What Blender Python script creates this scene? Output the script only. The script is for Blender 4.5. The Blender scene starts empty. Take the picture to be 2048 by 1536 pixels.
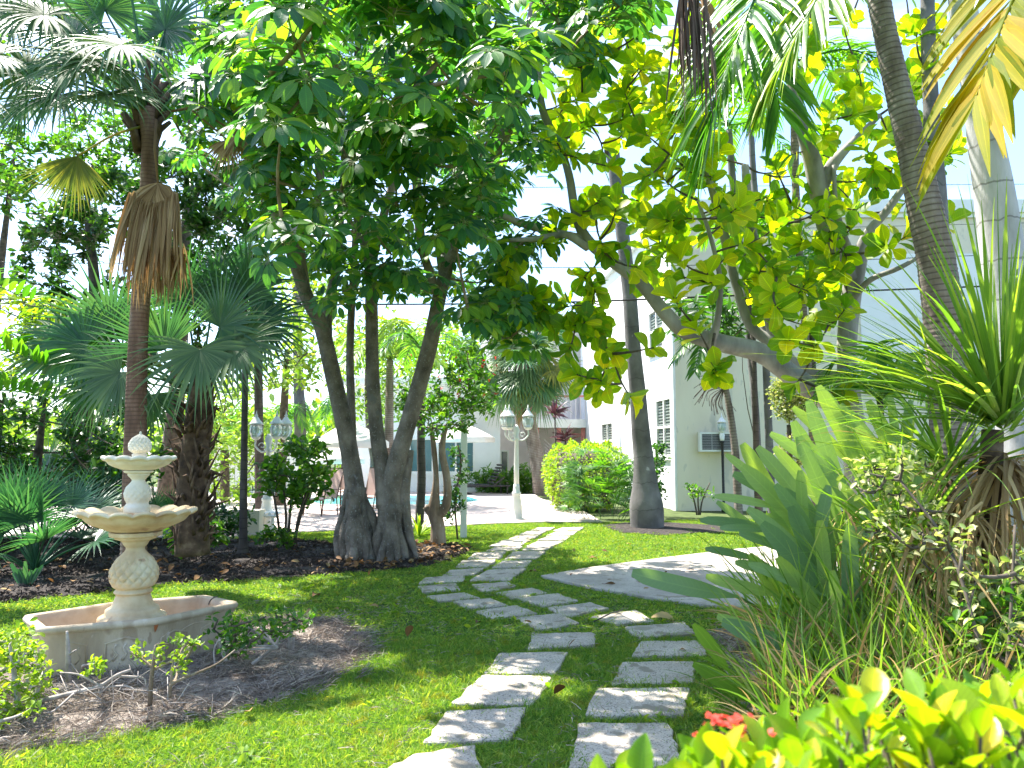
import bpy, math, random
import numpy as np
from math import radians, sin, cos, pi, tan, atan
from mathutils import Matrix, Vector
random.seed(7); RNG = np.random.default_rng(7)
C = bpy.context.scene
# ------------------------------------------------------------------ camera
F, CX, CY, EYE = 1500.0, 1024.0, 768.0, 1.5
PITCH = atan(137.0 / F)
cam = bpy.data.cameras.new('camera'); camo = bpy.data.objects.new('camera', cam)
C.collection.objects.link(camo); C.camera = camo
cam.sensor_width = 36.0; cam.lens = 36.0 * F / 2048.0
cam.clip_start = 0.05; cam.clip_end = 900
camo.location = (0, 0, EYE); camo.rotation_euler = (pi / 2 + PITCH, 0, 0)
cam.dof.use_dof = True; cam.dof.focus_distance = 6.5; cam.dof.aperture_fstop = 5.0
# ------------------------------------------------------------------ sky, sun, exposure
SUN_EL, SUN_AZ = radians(60), radians(-52)      # azimuth from +Y towards +X: the sun stands ahead and to the left
w = bpy.data.worlds.new('World'); C.world = w; w.use_nodes = True
nt = w.node_tree; nt.nodes.clear()
out = nt.nodes.new('ShaderNodeOutputWorld'); bg = nt.nodes.new('ShaderNodeBackground')
sky = nt.nodes.new('ShaderNodeTexSky'); sky.sky_type = 'NISHITA'; sky.sun_disc = False
sky.sun_elevation = SUN_EL; sky.sun_rotation = SUN_AZ; sky.air_density = 1.0; sky.dust_density = 0.9; sky.ozone_density = 3.5
tc = nt.nodes.new('ShaderNodeTexCoord'); mp = nt.nodes.new('ShaderNodeMapping'); mp.inputs['Scale'].default_value = (1.0, 1.0, 2.6)
mp.inputs['Location'].default_value = (0.35, 0.1, 0.0)
nz = nt.nodes.new('ShaderNodeTexNoise'); nz.inputs['Scale'].default_value = 2.3; nz.inputs['Detail'].default_value = 7; nz.inputs['Roughness'].default_value = 0.55
cr = nt.nodes.new('ShaderNodeValToRGB'); cr.color_ramp.elements[0].position = 0.54; cr.color_ramp.elements[1].position = 0.80
mx = nt.nodes.new('ShaderNodeMix'); mx.data_type = 'RGBA'
mx.inputs['B'].default_value = (5.0, 5.2, 5.6, 1)
nt.links.new(tc.outputs['Generated'], mp.inputs['Vector']); nt.links.new(mp.outputs['Vector'], nz.inputs['Vector'])
nt.links.new(nz.outputs['Fac'], cr.inputs['Fac']); nt.links.new(cr.outputs['Color'], mx.inputs['Factor'])
nt.links.new(sky.outputs['Color'], mx.inputs['A']); nt.links.new(mx.outputs['Result'], bg.inputs['Color'])
bg.inputs['Strength'].default_value = 0.122
nt.links.new(bg.outputs['Background'], out.inputs['Surface'])
sun = bpy.data.lights.new('sun', 'SUN'); suno = bpy.data.objects.new('sun', sun); C.collection.objects.link(suno)
sun.energy = 4.4; sun.angle = radians(0.55); sun.color = (1.0, 0.95, 0.86)
SUND = Vector((sin(SUN_AZ) * cos(SUN_EL), cos(SUN_AZ) * cos(SUN_EL), sin(SUN_EL)))
suno.rotation_euler = SUND.to_track_quat('Z', 'Y').to_euler()
C.view_settings.view_transform = 'Standard'; C.view_settings.look = 'None'
C.view_settings.gamma = 1.0; C.view_settings.exposure = 2.0; C.view_settings.use_curve_mapping = False
C.render.engine = 'CYCLES'
cy = C.cycles; cy.max_bounces = 10; cy.diffuse_bounces = 6; cy.glossy_bounces = 3; cy.transmission_bounces = 6; cy.transparent_max_bounces = 8
cy.use_denoising = True; cy.sample_clamp_indirect = 6.0; cy.caustics_reflective = False; cy.caustics_refractive = False
try: cy.denoiser = 'OPENIMAGEDENOISE'
except Exception: pass
# ------------------------------------------------------------------ picture <-> place
cP, sP = cos(PITCH), sin(PITCH)
def ray(u, v):
    x, y, z = (u - CX) / F, 1.0, (CY - v) / F
    return np.array([x, y * cP - z * sP, y * sP + z * cP])
def P(u, v, Y):
    d = ray(u, v); t = Y / d[1]; return np.array([d[0] * t, Y, EYE + d[2] * t])
def G(u, v, z=0.0):
    d = ray(u, v); t = (z - EYE) / d[2]; return np.array([d[0] * t, d[1] * t, z])
def proj(p):
    p = np.atleast_2d(p) - np.array([0, 0, EYE]); dep = p[:, 1] * cP + p[:, 2] * sP; z = -p[:, 1] * sP + p[:, 2] * cP
    dd = np.maximum(dep, 1e-3); return CX + F * p[:, 0] / dd, CY - F * z / dd, dep
def norm(a):
    a = np.asarray(a, float); return a / np.maximum(np.linalg.norm(a, axis=-1, keepdims=True), 1e-9)
def inpoly(pts, poly):
    x, y = pts[:, 0], pts[:, 1]; ins = np.zeros(len(pts), bool); n = len(poly)
    for i in range(n):
        x1, y1 = poly[i][:2]; x2, y2 = poly[(i + 1) % n][:2]
        c = ((y1 > y) != (y2 > y)) & (x < (x2 - x1) * (y - y1) / ((y2 - y1) or 1e-9) + x1); ins ^= c
    return ins
def U(a, b, n=None): return RNG.uniform(a, b, n)
# ------------------------------------------------------------------ geometry container
class Geo:
    def __init__(s, V=None, L=None, N=None, A=None, M=None):
        s.V = np.zeros((0, 3)) if V is None else np.asarray(V, float).reshape(-1, 3)
        s.L = np.zeros(0, np.int64) if L is None else np.asarray(L, np.int64)
        s.N = np.zeros(0, np.int64) if N is None else np.asarray(N, np.int64)
        s.A = np.zeros((len(s.V), 3)) if A is None else np.asarray(A, float)
        s.M = np.zeros(len(s.N), np.int64) if M is None else np.asarray(M, np.int64)
    def add(s, *gs): return join([s, *gs])
    def xf(s, M):
        M = np.array(M); return Geo(s.V @ M[:3, :3].T + M[:3, 3], s.L, s.N, s.A, s.M)
    def mv(s, d): return Geo(s.V + np.asarray(d), s.L, s.N, s.A, s.M)
    def mi(s, i): return Geo(s.V, s.L, s.N, s.A, np.full(len(s.N), i))
def join(gs):
    gs = [g for g in gs if g is not None and len(g.N)]
    if not gs: return Geo()
    off = np.cumsum([0] + [len(g.V) for g in gs])
    return Geo(np.vstack([g.V for g in gs]), np.concatenate([g.L + o for g, o in zip(gs, off)]), np.concatenate([g.N for g in gs]),
               np.vstack([g.A for g in gs]), np.concatenate([g.M for g in gs]))
def polys(V, faces, A=None):
    return Geo(V, [i for f in faces for i in f], [len(f) for f in faces], A)
def mesh(name, g, mats, smooth=True):
    me = bpy.data.meshes.new(name)
    me.vertices.add(len(g.V)); me.vertices.foreach_set('co', g.V.astype(np.float32).ravel())
    me.loops.add(len(g.L)); me.loops.foreach_set('vertex_index', g.L.astype(np.int32))
    me.polygons.add(len(g.N)); st = np.concatenate([[0], np.cumsum(g.N)[:-1]]) if len(g.N) else np.zeros(0)
    me.polygons.foreach_set('loop_start', st.astype(np.int32))
    if len(g.M) and g.M.max() > 0: me.polygons.foreach_set('material_index', g.M.astype(np.int32))
    at = me.attributes.new('lc', 'FLOAT_VECTOR', 'POINT'); at.data.foreach_set('vector', g.A.astype(np.float32).ravel())
    me.update(calc_edges=True)
    if len(g.N): me.polygons.foreach_set('use_smooth', np.full(len(g.N), smooth))
    for m in (mats if isinstance(mats, (list, tuple)) else [mats]): me.materials.append(m)
    return me
def box(x0, y0, z0, x1, y1, z1, bev=0.0):
    V = [(x, y, z) for z in (z0, z1) for y in (y0, y1) for x in (x0, x1)]
    Fc = [(0, 2, 3, 1), (4, 5, 7, 6), (0, 1, 5, 4), (2, 6, 7, 3), (0, 4, 6, 2), (1, 3, 7, 5)]
    return polys(V, Fc)
def prism(poly, z0, z1, inset=0.0):
    """extruded ground polygon with a small chamfer at the top"""
    p = np.array([q[:2] for q in poly], float); n = len(p)
    a = 0.5 * sum(p[i][0] * p[(i + 1) % n][1] - p[(i + 1) % n][0] * p[i][1] for i in range(n))
    if a < 0: p = p[::-1]
    c = p.mean(0); rings = [(p, z0), (p, z1 - inset)]
    if inset: rings.append((p + norm(c - p) * inset, z1))
    V = np.vstack([np.column_stack([r, np.full(n, z)]) for r, z in rings]); fs = []
    for k in range(len(rings) - 1):
        for i in range(n): j = (i + 1) % n; fs.append((k * n + i, k * n + j, (k + 1) * n + j, (k + 1) * n + i))
    fs.append(tuple(range((len(rings) - 1) * n, len(rings) * n)))
    return polys(V, fs)
def smoothline(pts, n=8):
    """Catmull-Rom through rows of any width"""
    p = np.asarray(pts, float); q = np.vstack([2 * p[0] - p[1], p, 2 * p[-1] - p[-2]]); out = []
    for i in range(1, len(q) - 2):
        for t in np.arange(n) / n:
            out.append(.5 * ((2 * q[i]) + (-q[i - 1] + q[i + 1]) * t + (2 * q[i - 1] - 5 * q[i] + 4 * q[i + 1] - q[i + 2]) * t * t + (-q[i - 1] + 3 * q[i] - 3 * q[i + 1] + q[i + 2]) * t ** 3))
    out.append(p[-1]); return np.array(out)
def tube(pts, rad, sides=8, cap=True, mod=None):
    p = np.asarray(pts, float); n = len(p); r = np.broadcast_to(np.asarray(rad, float), (n,))
    t = norm(np.gradient(p, axis=0)); ref = np.array([1., 0, 0]) if abs(t[0][0]) < .9 else np.array([0, 1., 0])
    X = []; x = norm(ref - t[0] * (ref @ t[0]))
    for i in range(n): x = norm(x - t[i] * (x @ t[i])); X.append(x)
    X = np.array(X); Y = np.cross(t, X); a = np.arange(sides) * 2 * pi / sides
    R = np.repeat(r[:, None], sides, 1)
    if mod is not None: R = R * mod(np.linspace(0, 1, n)[:, None], a[None, :])
    V = p[:, None] + R[..., None] * (np.cos(a)[None, :, None] * X[:, None] + np.sin(a)[None, :, None] * Y[:, None])
    s = np.concatenate([[0], np.cumsum(np.linalg.norm(np.diff(p, axis=0), axis=1))])
    A = np.stack([np.broadcast_to(a / 2 / pi, (n, sides)), np.broadcast_to(s[:, None], (n, sides)), np.zeros((n, sides))], -1)
    i, j = np.meshgrid(np.arange(n - 1), np.arange(sides), indexing='ij'); jn = (j + 1) % sides
    q = np.stack([i * sides + j, i * sides + jn, (i + 1) * sides + jn, (i + 1) * sides + j], -1).reshape(-1, 4)
    g = Geo(V.reshape(-1, 3), q.ravel(), np.full(len(q), 4), A.reshape(-1, 3))
    if cap:
        g = Geo(g.V, np.concatenate([g.L, np.arange(sides)[::-1], np.arange(sides) + (n - 1) * sides]), np.concatenate([g.N, [sides, sides]]), g.A)
    return g
def lathe(prof, sides=32, c=(0, 0, 0), mod=None):
    """prof: rows (r, z); mod(z, angle) -> radius factor, z shift"""
    pr = np.array(prof, float); n = len(pr); a = np.arange(sides) * 2 * pi / sides
    R = np.repeat(pr[:, :1], sides, 1); Z = np.repeat(pr[:, 1:2], sides, 1)
    if mod is not None: fR, dZ = mod(pr, a); R = R * fR; Z = Z + dZ
    V = np.stack([R * np.cos(a) + c[0], R * np.sin(a) + c[1], Z + c[2]], -1)
    i, j = np.meshgrid(np.arange(n - 1), np.arange(sides), indexing='ij'); jn = (j + 1) % sides
    q = np.stack([i * sides + j, i * sides + jn, (i + 1) * sides + jn, (i + 1) * sides + j], -1).reshape(-1, 4)
    return Geo(V.reshape(-1, 3), np.concatenate([q.ravel(), np.arange(sides)[::-1], np.arange(sides) + (n - 1) * sides]), np.concatenate([np.full(len(q), 4), [sides, sides]]))
# profiles of blade widths
ELL = np.array([.08, .62, .95, 1., .78, .05]); OBO = np.array([.07, .34, .66, .93, 1., .78, .1])
STRAP = np.array([.75, 1., 1., .9, .75, .5, .05]); SEG = np.array([.15, .6, 1., .75, .35, .03]); LANCE = np.array([.3, .95, 1., .8, .45, .04])
GRASS = np.array([1., .8, .05]); SM = np.array([.1, .9, .95, .06]); RND = np.array([.10, .42, .74, .95, 1., .98, .80, .30]); PAD = np.array([.10, .36, .66, .88, .98, 1., 1., .97, .86, .42])
def blades(P0, D, N, L, W, prof=ELL, g=0.0, fold=.15, flat=False, lean=None):
    """many tapering blades at once: start, direction, face normal, length, width, bending towards the ground"""
    P0 = np.atleast_2d(P0).astype(float); n = len(P0); D = norm(np.broadcast_to(D, (n, 3))); N = np.broadcast_to(N, (n, 3)).astype(float)
    L = np.broadcast_to(L, (n,)).astype(float); W = np.broadcast_to(W, (n,)).astype(float); g = np.broadcast_to(g, (n,)).astype(float)
    k = len(prof) - 1; p = P0.copy(); d = D.copy(); rnd = RNG.random(n); rows, at = [], []
    down = np.array([0, 0, -1.]); nc = 2 if flat else 3
    for i in range(k + 1):
        sd = norm(np.cross(d, N)); up = np.cross(sd, d); w = (W * prof[i] * .5)[:, None]
        lift = up * w * fold
        cols = [p - sd * w + lift, p + sd * w + lift] if flat else [p - sd * w + lift, p, p + sd * w + lift]
        rows.append(np.stack(cols, 1))
        ac = (-1, 1) if flat else (-1, 0, 1)
        at.append(np.stack([np.stack([np.full(n, a * 1.), np.full(n, i / k), rnd], -1) for a in ac], 1))
        d = norm(d + down * (g * 2.0 / k * ((i + 1) / k))[:, None]); p = p + d * (L / k)[:, None]
    V = np.stack(rows, 1).reshape(-1, 3); A = np.stack(at, 1).reshape(-1, 3)
    b, i, j = np.meshgrid(np.arange(n), np.arange(k), np.arange(nc - 1), indexing='ij'); o = b * (k + 1) * nc + i * nc + j
    q = np.stack([o, o + 1, o + nc + 1, o + nc], -1).reshape(-1, 4)
    return Geo(V, q.ravel(), np.full(len(q), 4), A)
# ------------------------------------------------------------------ objects
def link(o): C.collection.objects.link(o); return o
def tag(o, label=None, cat=None, group=None, kind=None):
    if label: o['label'] = label
    if cat: o['category'] = cat
    if group: o['group'] = group
    if kind: o['kind'] = kind
    return o
def solo(name, g, mats, base=None, smooth=True, **kw):
    base = np.array(base if base is not None else (0, 0, 0), float)
    o = link(bpy.data.objects.new(name, mesh(name, g.mv(-base), mats, smooth))); o.location = base
    return tag(o, **kw)
class Thing:
    def __init__(s, name, base, label=None, cat=None, group=None, kind=None):
        s.base = np.array(base, float); s.o = link(bpy.data.objects.new(name, None)); s.o.location = base; s.o.empty_display_size = .1
        tag(s.o, label, cat, group, kind)
    def part(s, name, g, mats, parent=None, smooth=True, label=None, kind=None):
        if not len(g.N): return None
        o = link(bpy.data.objects.new(name, mesh(name, g.mv(-s.base), mats, smooth))); o.parent = parent or s.o
        return tag(o, label, None, None, kind)
    def share(s, name, me, M, parent=None, label=None):
        o = link(bpy.data.objects.new(name, me)); o.parent = parent or s.o
        M = M.copy(); M[:3, 3] -= s.base; o.matrix_basis = Matrix(M.tolist())
        if label: o['label'] = label
        return o
def copy_thing(t, loc, rz=0, label=None, scale=1.0):
    def rec(o, par):
        c = link(o.copy()); c.parent = par
        for ch in kids.get(o, []): rec(ch, c)
        return c
    kids = {}
    for ch in C.objects:
        if ch.parent: kids.setdefault(ch.parent, []).append(ch)
    r = rec(t.o if isinstance(t, Thing) else t, None); r.location = loc; r.rotation_euler = (0, 0, rz); r.scale = (scale,) * 3
    if label: r['label'] = label
    return r
_leafproto = {}
def leafset(th, P0, D, N, L, W, prof, mat, npart=300, g=.25, fold=.18, name='leaf', rest='foliage', parent=None):
    """the leaves that show largest as objects of their own, the rest joined as stuff"""
    P0 = np.asarray(P0, float); n = len(P0); D = norm(D); N = np.asarray(N, float)
    L = np.broadcast_to(L, (n,)).astype(float); W = np.broadcast_to(W, (n,)).astype(float)
    u, v, dep = proj(P0 + D * (L * .5)[:, None]); ins = (u > -10) & (u < 2058) & (v > -10) & (v < 1546) & (dep > .2)
    score = L / np.maximum(dep, .2) * ins * (1 + .0 * u); order = np.argsort(-score); sel = [i for i in order[:npart] if ins[i]]
    mask = np.ones(n, bool); mask[sel] = False
    for i in sel:
        key = (id(prof), mat.name, round(g, 2), i % 5)
        if key not in _leafproto:
            gg = g * (.4 + .35 * (i % 5)); _leafproto[key] = mesh(name, blades([(0, 0, 0)], (0, 1, 0), (0, 0, 1), 1., 1., prof, gg, fold + .05 * (i % 5)), mat)
        sd = norm(np.cross(D[i], N[i])); up = np.cross(sd, D[i]); M = np.eye(4)
        M[:3, 0] = sd * W[i]; M[:3, 1] = D[i] * L[i]; M[:3, 2] = up * L[i]; M[:3, 3] = P0[i]
        th.share(name, _leafproto[key], M, parent)
    if mask.any():
        th.part(rest, blades(P0[mask], D[mask], N[mask], L[mask], W[mask], prof, g, fold), mat, parent, kind='stuff')
def rdir(n, zlo=-1., zhi=1.):
    z = U(zlo, zhi, n); a = U(0, 2 * pi, n); r = np.sqrt(1 - z * z); return np.stack([r * np.cos(a), r * np.sin(a), z], -1)
def upn(D, jit=.5):
    """face normals: as far up as the direction allows, with some jitter"""
    n = len(D); return norm(np.array([0, 0, 1.]) + RNG.normal(0, jit, (n, 3)) + norm(D) * 0)
def pxpath(rows):
    """rows (u, v, depth, width in px) -> world points, radii"""
    q = smoothline(rows, 5); pts = np.array([P(a, b, c) for a, b, c, d in q]); r = np.array([d * .5 * c / F for a, b, c, d in q]); return pts, r
def grow(nodes, targets, r0=.02, r1=.005, bend=.15):
    """join each target to the nearest branch already there; returns twigs and the twig directions"""
    nodes = [np.array(q, float) for q in nodes]; nd = list(nodes); tg = np.asarray(targets, float)
    order = np.argsort(np.min(np.linalg.norm(tg[:, None] - np.array(nodes)[None], axis=2), axis=1)); gs = []; dirs = np.zeros_like(tg)
    arr = np.array(nd)
    for i in order:
        t = tg[i]; dd = np.linalg.norm(arr - t, axis=1) + .35 * np.maximum(0, arr[:, 2] - t[2]); a = arr[np.argmin(dd)]
        ln = np.linalg.norm(t - a); m = (a + t) / 2 + RNG.normal(0, bend, 3) * ln * .5 + np.array([0, 0, -.08 * ln])
        pts = np.array([(1 - s) ** 2 * a + 2 * s * (1 - s) * m + s * s * t for s in np.linspace(0, 1, 6)])
        rr = np.linspace(min(r0, .008 + ln * .02), r1, 6); gs.append(tube(pts, rr, 5, False)); dirs[i] = norm(pts[-1] - pts[-2])
        arr = np.vstack([arr, pts[2:]])
    return join(gs), dirs
def regpts(poly, n, y0, y1):
    """n random places whose picture lies in a polygon, between two depths"""
    out = []; xs = [p[0] for p in poly]; ys = [p[1] for p in poly]
    while len(out) < n:
        q = np.column_stack([U(min(xs), max(xs), n * 2), U(min(ys), max(ys), n * 2)]); q = q[inpoly(q, poly)]
        out += [P(a, b, U(y0, y1)) for a, b in q]
    return np.array(out[:n])
# ------------------------------------------------------------------ materials
def nodes(name):
    m = bpy.data.materials.new(name); m.use_nodes = True; nt = m.node_tree; nt.nodes.clear()
    o = nt.nodes.new('ShaderNodeOutputMaterial'); return m, nt, o
def N_(nt, t, **kw):
    n = nt.nodes.new(t)
    for k, v in kw.items():
        if k in n.inputs: n.inputs[k].default_value = v
        else: setattr(n, k, v)
    return n
def ramp(nt, fac, stops):
    r = nt.nodes.new('ShaderNodeValToRGB'); e = r.color_ramp.elements
    while len(e) < len(stops): e.new(.5)
    for i, (p, c) in enumerate(stops): e[i].position = p; e[i].color = (*c, 1)
    nt.links.new(fac, r.inputs[0]); return r.outputs[0]
def mixc(nt, f, a, b, mode='MIX'):
    m = nt.nodes.new('ShaderNodeMix'); m.data_type = 'RGBA'; m.blend_type = mode
    for s, x in (('Factor', f), ('A', a), ('B', b)):
        if isinstance(x, (int, float)): m.inputs[s].default_value = x
        elif isinstance(x, tuple): m.inputs[s].default_value = (*x, 1)
        else: nt.links.new(x, m.inputs[s])
    return m.outputs['Result']
def mth(nt, op, a, b=None):
    m = nt.nodes.new('ShaderNodeMath'); m.operation = op
    for i, x in enumerate((a, b)):
        if x is None: continue
        if isinstance(x, (int, float)): m.inputs[i].default_value = x
        else: nt.links.new(x, m.inputs[i])
    return m.outputs[0]
def coords(nt, scale=1.0, stretch=(1, 1, 1), world=True):
    if world: g = nt.nodes.new('ShaderNodeNewGeometry').outputs['Position']
    else: g = nt.nodes.new('ShaderNodeTexCoord').outputs['Object']
    m = nt.nodes.new('ShaderNodeMapping'); m.inputs['Scale'].default_value = stretch; nt.links.new(g, m.inputs['Vector']); return m.outputs[0]
def noise(nt, vec, scale, detail=5, rough=.55):
    n = nt.nodes.new('ShaderNodeTexNoise'); n.inputs['Scale'].default_value = scale; n.inputs['Detail'].default_value = detail; n.inputs['Roughness'].default_value = rough
    nt.links.new(vec, n.inputs['Vector']); return n.outputs['Fac']
def bump(nt, h, strength, dist=.02):
    b = nt.nodes.new('ShaderNodeBump'); b.inputs['Strength'].default_value = strength; b.inputs['Distance'].default_value = dist; nt.links.new(h, b.inputs['Height']); return b.outputs[0]
def surf(name, stops, scale=4., rough=.8, bmp=.3, bscale=30., bdist=.01, spots=None, stretch=(1, 1, 1), spec=.3, metal=0., rings=None, detail=6, world=True):
    """stone, bark, plaster...: a noise ramp, a bump, optional spots (threshold, scale, colour) and growth rings along a tube"""
    m, nt, o = nodes(name); v = coords(nt, 1, stretch, world); f = noise(nt, v, scale, detail); c = ramp(nt, f, stops)
    h = noise(nt, v, bscale, 6, .65)
    if rings:
        at = N_(nt, 'ShaderNodeAttribute', attribute_name='lc'); sx = nt.nodes.new('ShaderNodeSeparateXYZ'); nt.links.new(at.outputs['Vector'], sx.inputs[0])
        wob = mth(nt, 'MULTIPLY', noise(nt, v, 6, 2), .35); ph = mth(nt, 'FRACT', mth(nt, 'ADD', mth(nt, 'MULTIPLY', sx.outputs[1], rings[0]), wob))
        ln = mth(nt, 'LESS_THAN', ph, rings[1]); c = mixc(nt, mth(nt, 'MULTIPLY', ln, rings[3]), c, rings[2]); h = mth(nt, 'SUBTRACT', h, mth(nt, 'MULTIPLY', ln, .6))
    for sp in (spots or []):
        s = noise(nt, v, sp[1], 3, .5); k = ramp(nt, s, [(sp[0], (0, 0, 0)), (min(1, sp[0] + .04), (1, 1, 1))]); c = mixc(nt, k, c, sp[2])
    b = N_(nt, 'ShaderNodeBsdfPrincipled', Roughness=rough, Metallic=metal); b.inputs['Specular IOR Level'].default_value = spec
    nt.links.new(c, b.inputs['Base Color']); nt.links.new(bump(nt, h, bmp, bdist), b.inputs['Normal']); nt.links.new(b.outputs[0], o.inputs[0]); return m
def plain(name, col, rough=.5, metal=0., spec=.4, bmp=.05, var=.06):
    d = tuple(max(0, c * (1 - var)) for c in col); l = tuple(c * (1 + var) for c in col)
    return surf(name, [(.35, d), (.65, l)], 3., rough, bmp, 60, .004, spec=spec, metal=metal)
def leafmat(name, stops, tr=.45, tcol=(1.5, 1.6, .5), rough=.38, vein=.25, spec=.5, patch=0., side=26.):
    """leaf: colour by leaf (random per leaf), paler midrib and side veins, light passing through"""
    m, nt, o = nodes(name); at = N_(nt, 'ShaderNodeAttribute', attribute_name='lc'); sx = nt.nodes.new('ShaderNodeSeparateXYZ'); nt.links.new(at.outputs['Vector'], sx.inputs[0])
    oi = nt.nodes.new('ShaderNodeObjectInfo'); rnd = mth(nt, 'FRACT', mth(nt, 'ADD', sx.outputs[2], oi.outputs['Random']))
    v = coords(nt, 1); big = noise(nt, v, 2.5, 3)
    c = ramp(nt, mth(nt, 'ADD', mth(nt, 'MULTIPLY', rnd, .8), mth(nt, 'MULTIPLY', mth(nt, 'SUBTRACT', big, .4), .5)), stops)
    ab = mth(nt, 'ABSOLUTE', sx.outputs[0]); mid = mth(nt, 'LESS_THAN', ab, .07)
    sv = mth(nt, 'LESS_THAN', mth(nt, 'FRACT', mth(nt, 'SUBTRACT', mth(nt, 'MULTIPLY', sx.outputs[1], side * .5), mth(nt, 'MULTIPLY', ab, 1.4))), .16)
    vn = mth(nt, 'MULTIPLY', mth(nt, 'MAXIMUM', mid, mth(nt, 'MULTIPLY', sv, .45)), vein)
    pale = mixc(nt, 1.0, c, (2.2, 2.0, 1.6), 'MULTIPLY'); c = mixc(nt, vn, c, pale)
    if patch:
        k = ramp(nt, noise(nt, v, 9, 4), [(.56, (0, 0, 0)), (.66, (1, 1, 1))]); c = mixc(nt, mth(nt, 'MULTIPLY', k, patch), c, (.42, .26, .03))
    b = N_(nt, 'ShaderNodeBsdfPrincipled', Roughness=rough); b.inputs['Specular IOR Level'].default_value = spec
    nt.links.new(c, b.inputs['Base Color']); h = mth(nt, 'ADD', vn, noise(nt, v, 40, 2)); nt.links.new(bump(nt, h, .25, .004), b.inputs['Normal'])
    t = nt.nodes.new('ShaderNodeBsdfTranslucent'); nt.links.new(mixc(nt, 1.0, c, tcol, 'MULTIPLY'), t.inputs['Color'])
    mxs = nt.nodes.new('ShaderNodeMixShader'); mxs.inputs[0].default_value = tr; nt.links.new(b.outputs[0], mxs.inputs[1]); nt.links.new(t.outputs[0], mxs.inputs[2])
    nt.links.new(mxs.outputs[0], o.inputs[0]); return m
M = {}
M['schef'] = leafmat('umbrella_tree_leaf', [(.0, (.016, .072, .036)), (.3, (.036, .135, .055)), (.56, (.07, .20, .050)), (.8, (.15, .28, .035)), (.94, (.24, .33, .02)), (1., (.50, .30, .02))], .50, (2.4, 2.3, .5), .42, .4, .35)
M['schef_stalk'] = plain('leaf_stalk', (.20, .24, .07), .5)
M['fig'] = leafmat('fiddle_leaf', [(.0, (.05, .14, .014)), (.3, (.13, .25, .014)), (.6, (.26, .36, .014)), (.85, (.44, .45, .015)), (1., (.52, .31, .03))], .64, (2.1, 2.1, .35), .45, .45, patch=.3)
M['fan'] = leafmat('fan_palm_leaf', [(.0, (.028, .10, .046)), (.5, (.06, .165, .065)), (1., (.12, .22, .07))], .40, (1.5, 1.7, .7), .33, .2, side=0)
M['fan_pale'] = leafmat('fan_palm_pale_leaf', [(.0, (.06, .12, .055)), (.5, (.11, .19, .085)), (1., (.18, .25, .11))], .38, (1.6, 1.8, .7), .6, .2, side=0)
M['fan_dark'] = leafmat('palmetto_leaf', [(.0, (.016, .07, .036)), (.6, (.04, .13, .062)), (1., (.09, .20, .08))], .35, (1.8, 2., .8), .33, .2, side=0)
M['fan_yellow'] = leafmat('fan_palm_yellowing_leaf', [(.0, (.12, .17, .03)), (.6, (.22, .25, .04)), (1., (.34, .28, .06))], .45, (1.8, 1.7, .6), .45, .2, side=0)
M['dead'] = leafmat('dead_frond', [(.0, (.20, .12, .06)), (.5, (.38, .25, .13)), (1., (.56, .42, .26))], .25, (1.4, 1.2, .8), .8, .1, .15, side=0)
M['deadgrey'] = leafmat('dead_grey_frond', [(.0, (.05, .035, .03)), (.5, (.12, .085, .07)), (1., (.22, .15, .12))], .1, (1.2, 1., .8), .8, .1, .15, side=0)
M['straw'] = leafmat('dry_strap', [(.0, (.22, .14, .06)), (.5, (.45, .31, .14)), (1., (.62, .48, .25))], .25, (1.3, 1.2, .8), .7, .1, .2, side=0)
M['coco'] = leafmat('feather_palm_leaflet', [(.0, (.03, .12, .02)), (.5, (.07, .20, .025)), (1., (.16, .28, .03))], .45, (2.2, 2.3, .4), .3, .3, side=0)
M['coco_yellow'] = leafmat('yellow_palm_leaflet', [(.0, (.12, .20, .02)), (.4, (.24, .26, .02)), (.75, (.42, .33, .02)), (1., (.36, .22, .02))], .6, (1.9, 1.6, .25), .65, .35, .2, side=0, patch=.2)
M['strap'] = leafmat('strap_leaf', [(.0, (.07, .16, .03)), (.5, (.15, .27, .045)), (.8, (.26, .36, .07)), (1., (.46, .44, .15))], .45, (2.0, 2.0, .5), .35, .2, side=0)
M['paddle'] = leafmat('paddle_leaf', [(.0, (.13, .22, .12)), (.5, (.21, .31, .16)), (.8, (.29, .39, .13)), (1., (.46, .50, .05))], .45, (1.6, 1.8, .4), .40, .15, side=40)
M['ixora'] = leafmat('glossy_shrub_leaf', [(.0, (.09, .21, .012)), (.45, (.20, .34, .012)), (.75, (.34, .42, .014)), (.9, (.60, .42, .02)), (1., (.62, .26, .03))], .5, (1.8, 1.8, .4), .35, .35, patch=.18)
M['lime'] = leafmat('lime_shrub_leaf', [(.0, (.09, .19, .02)), (.5, (.19, .31, .03)), (1., (.36, .42, .06))], .5, (1.9, 1.9, .4), .45, .15)
M['mid'] = leafmat('garden_leaf', [(.0, (.025, .09, .018)), (.5, (.06, .16, .022)), (1., (.15, .26, .03))], .45, (2.2, 2.3, .5), .35, .25)
M['dark'] = leafmat('dark_leaf', [(.0, (.012, .05, .014)), (.6, (.03, .095, .02)), (1., (.08, .17, .025))], .4, (2.2, 2.3, .5), .35, .2)
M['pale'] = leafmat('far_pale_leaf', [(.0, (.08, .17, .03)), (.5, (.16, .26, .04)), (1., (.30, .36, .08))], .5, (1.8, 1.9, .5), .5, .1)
M['ti'] = leafmat('purple_leaf', [(.0, (.05, .016, .025)), (.6, (.09, .028, .04)), (1., (.16, .05, .06))], .2, (1.2, .8, .8), .4, .1, side=0)
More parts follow.
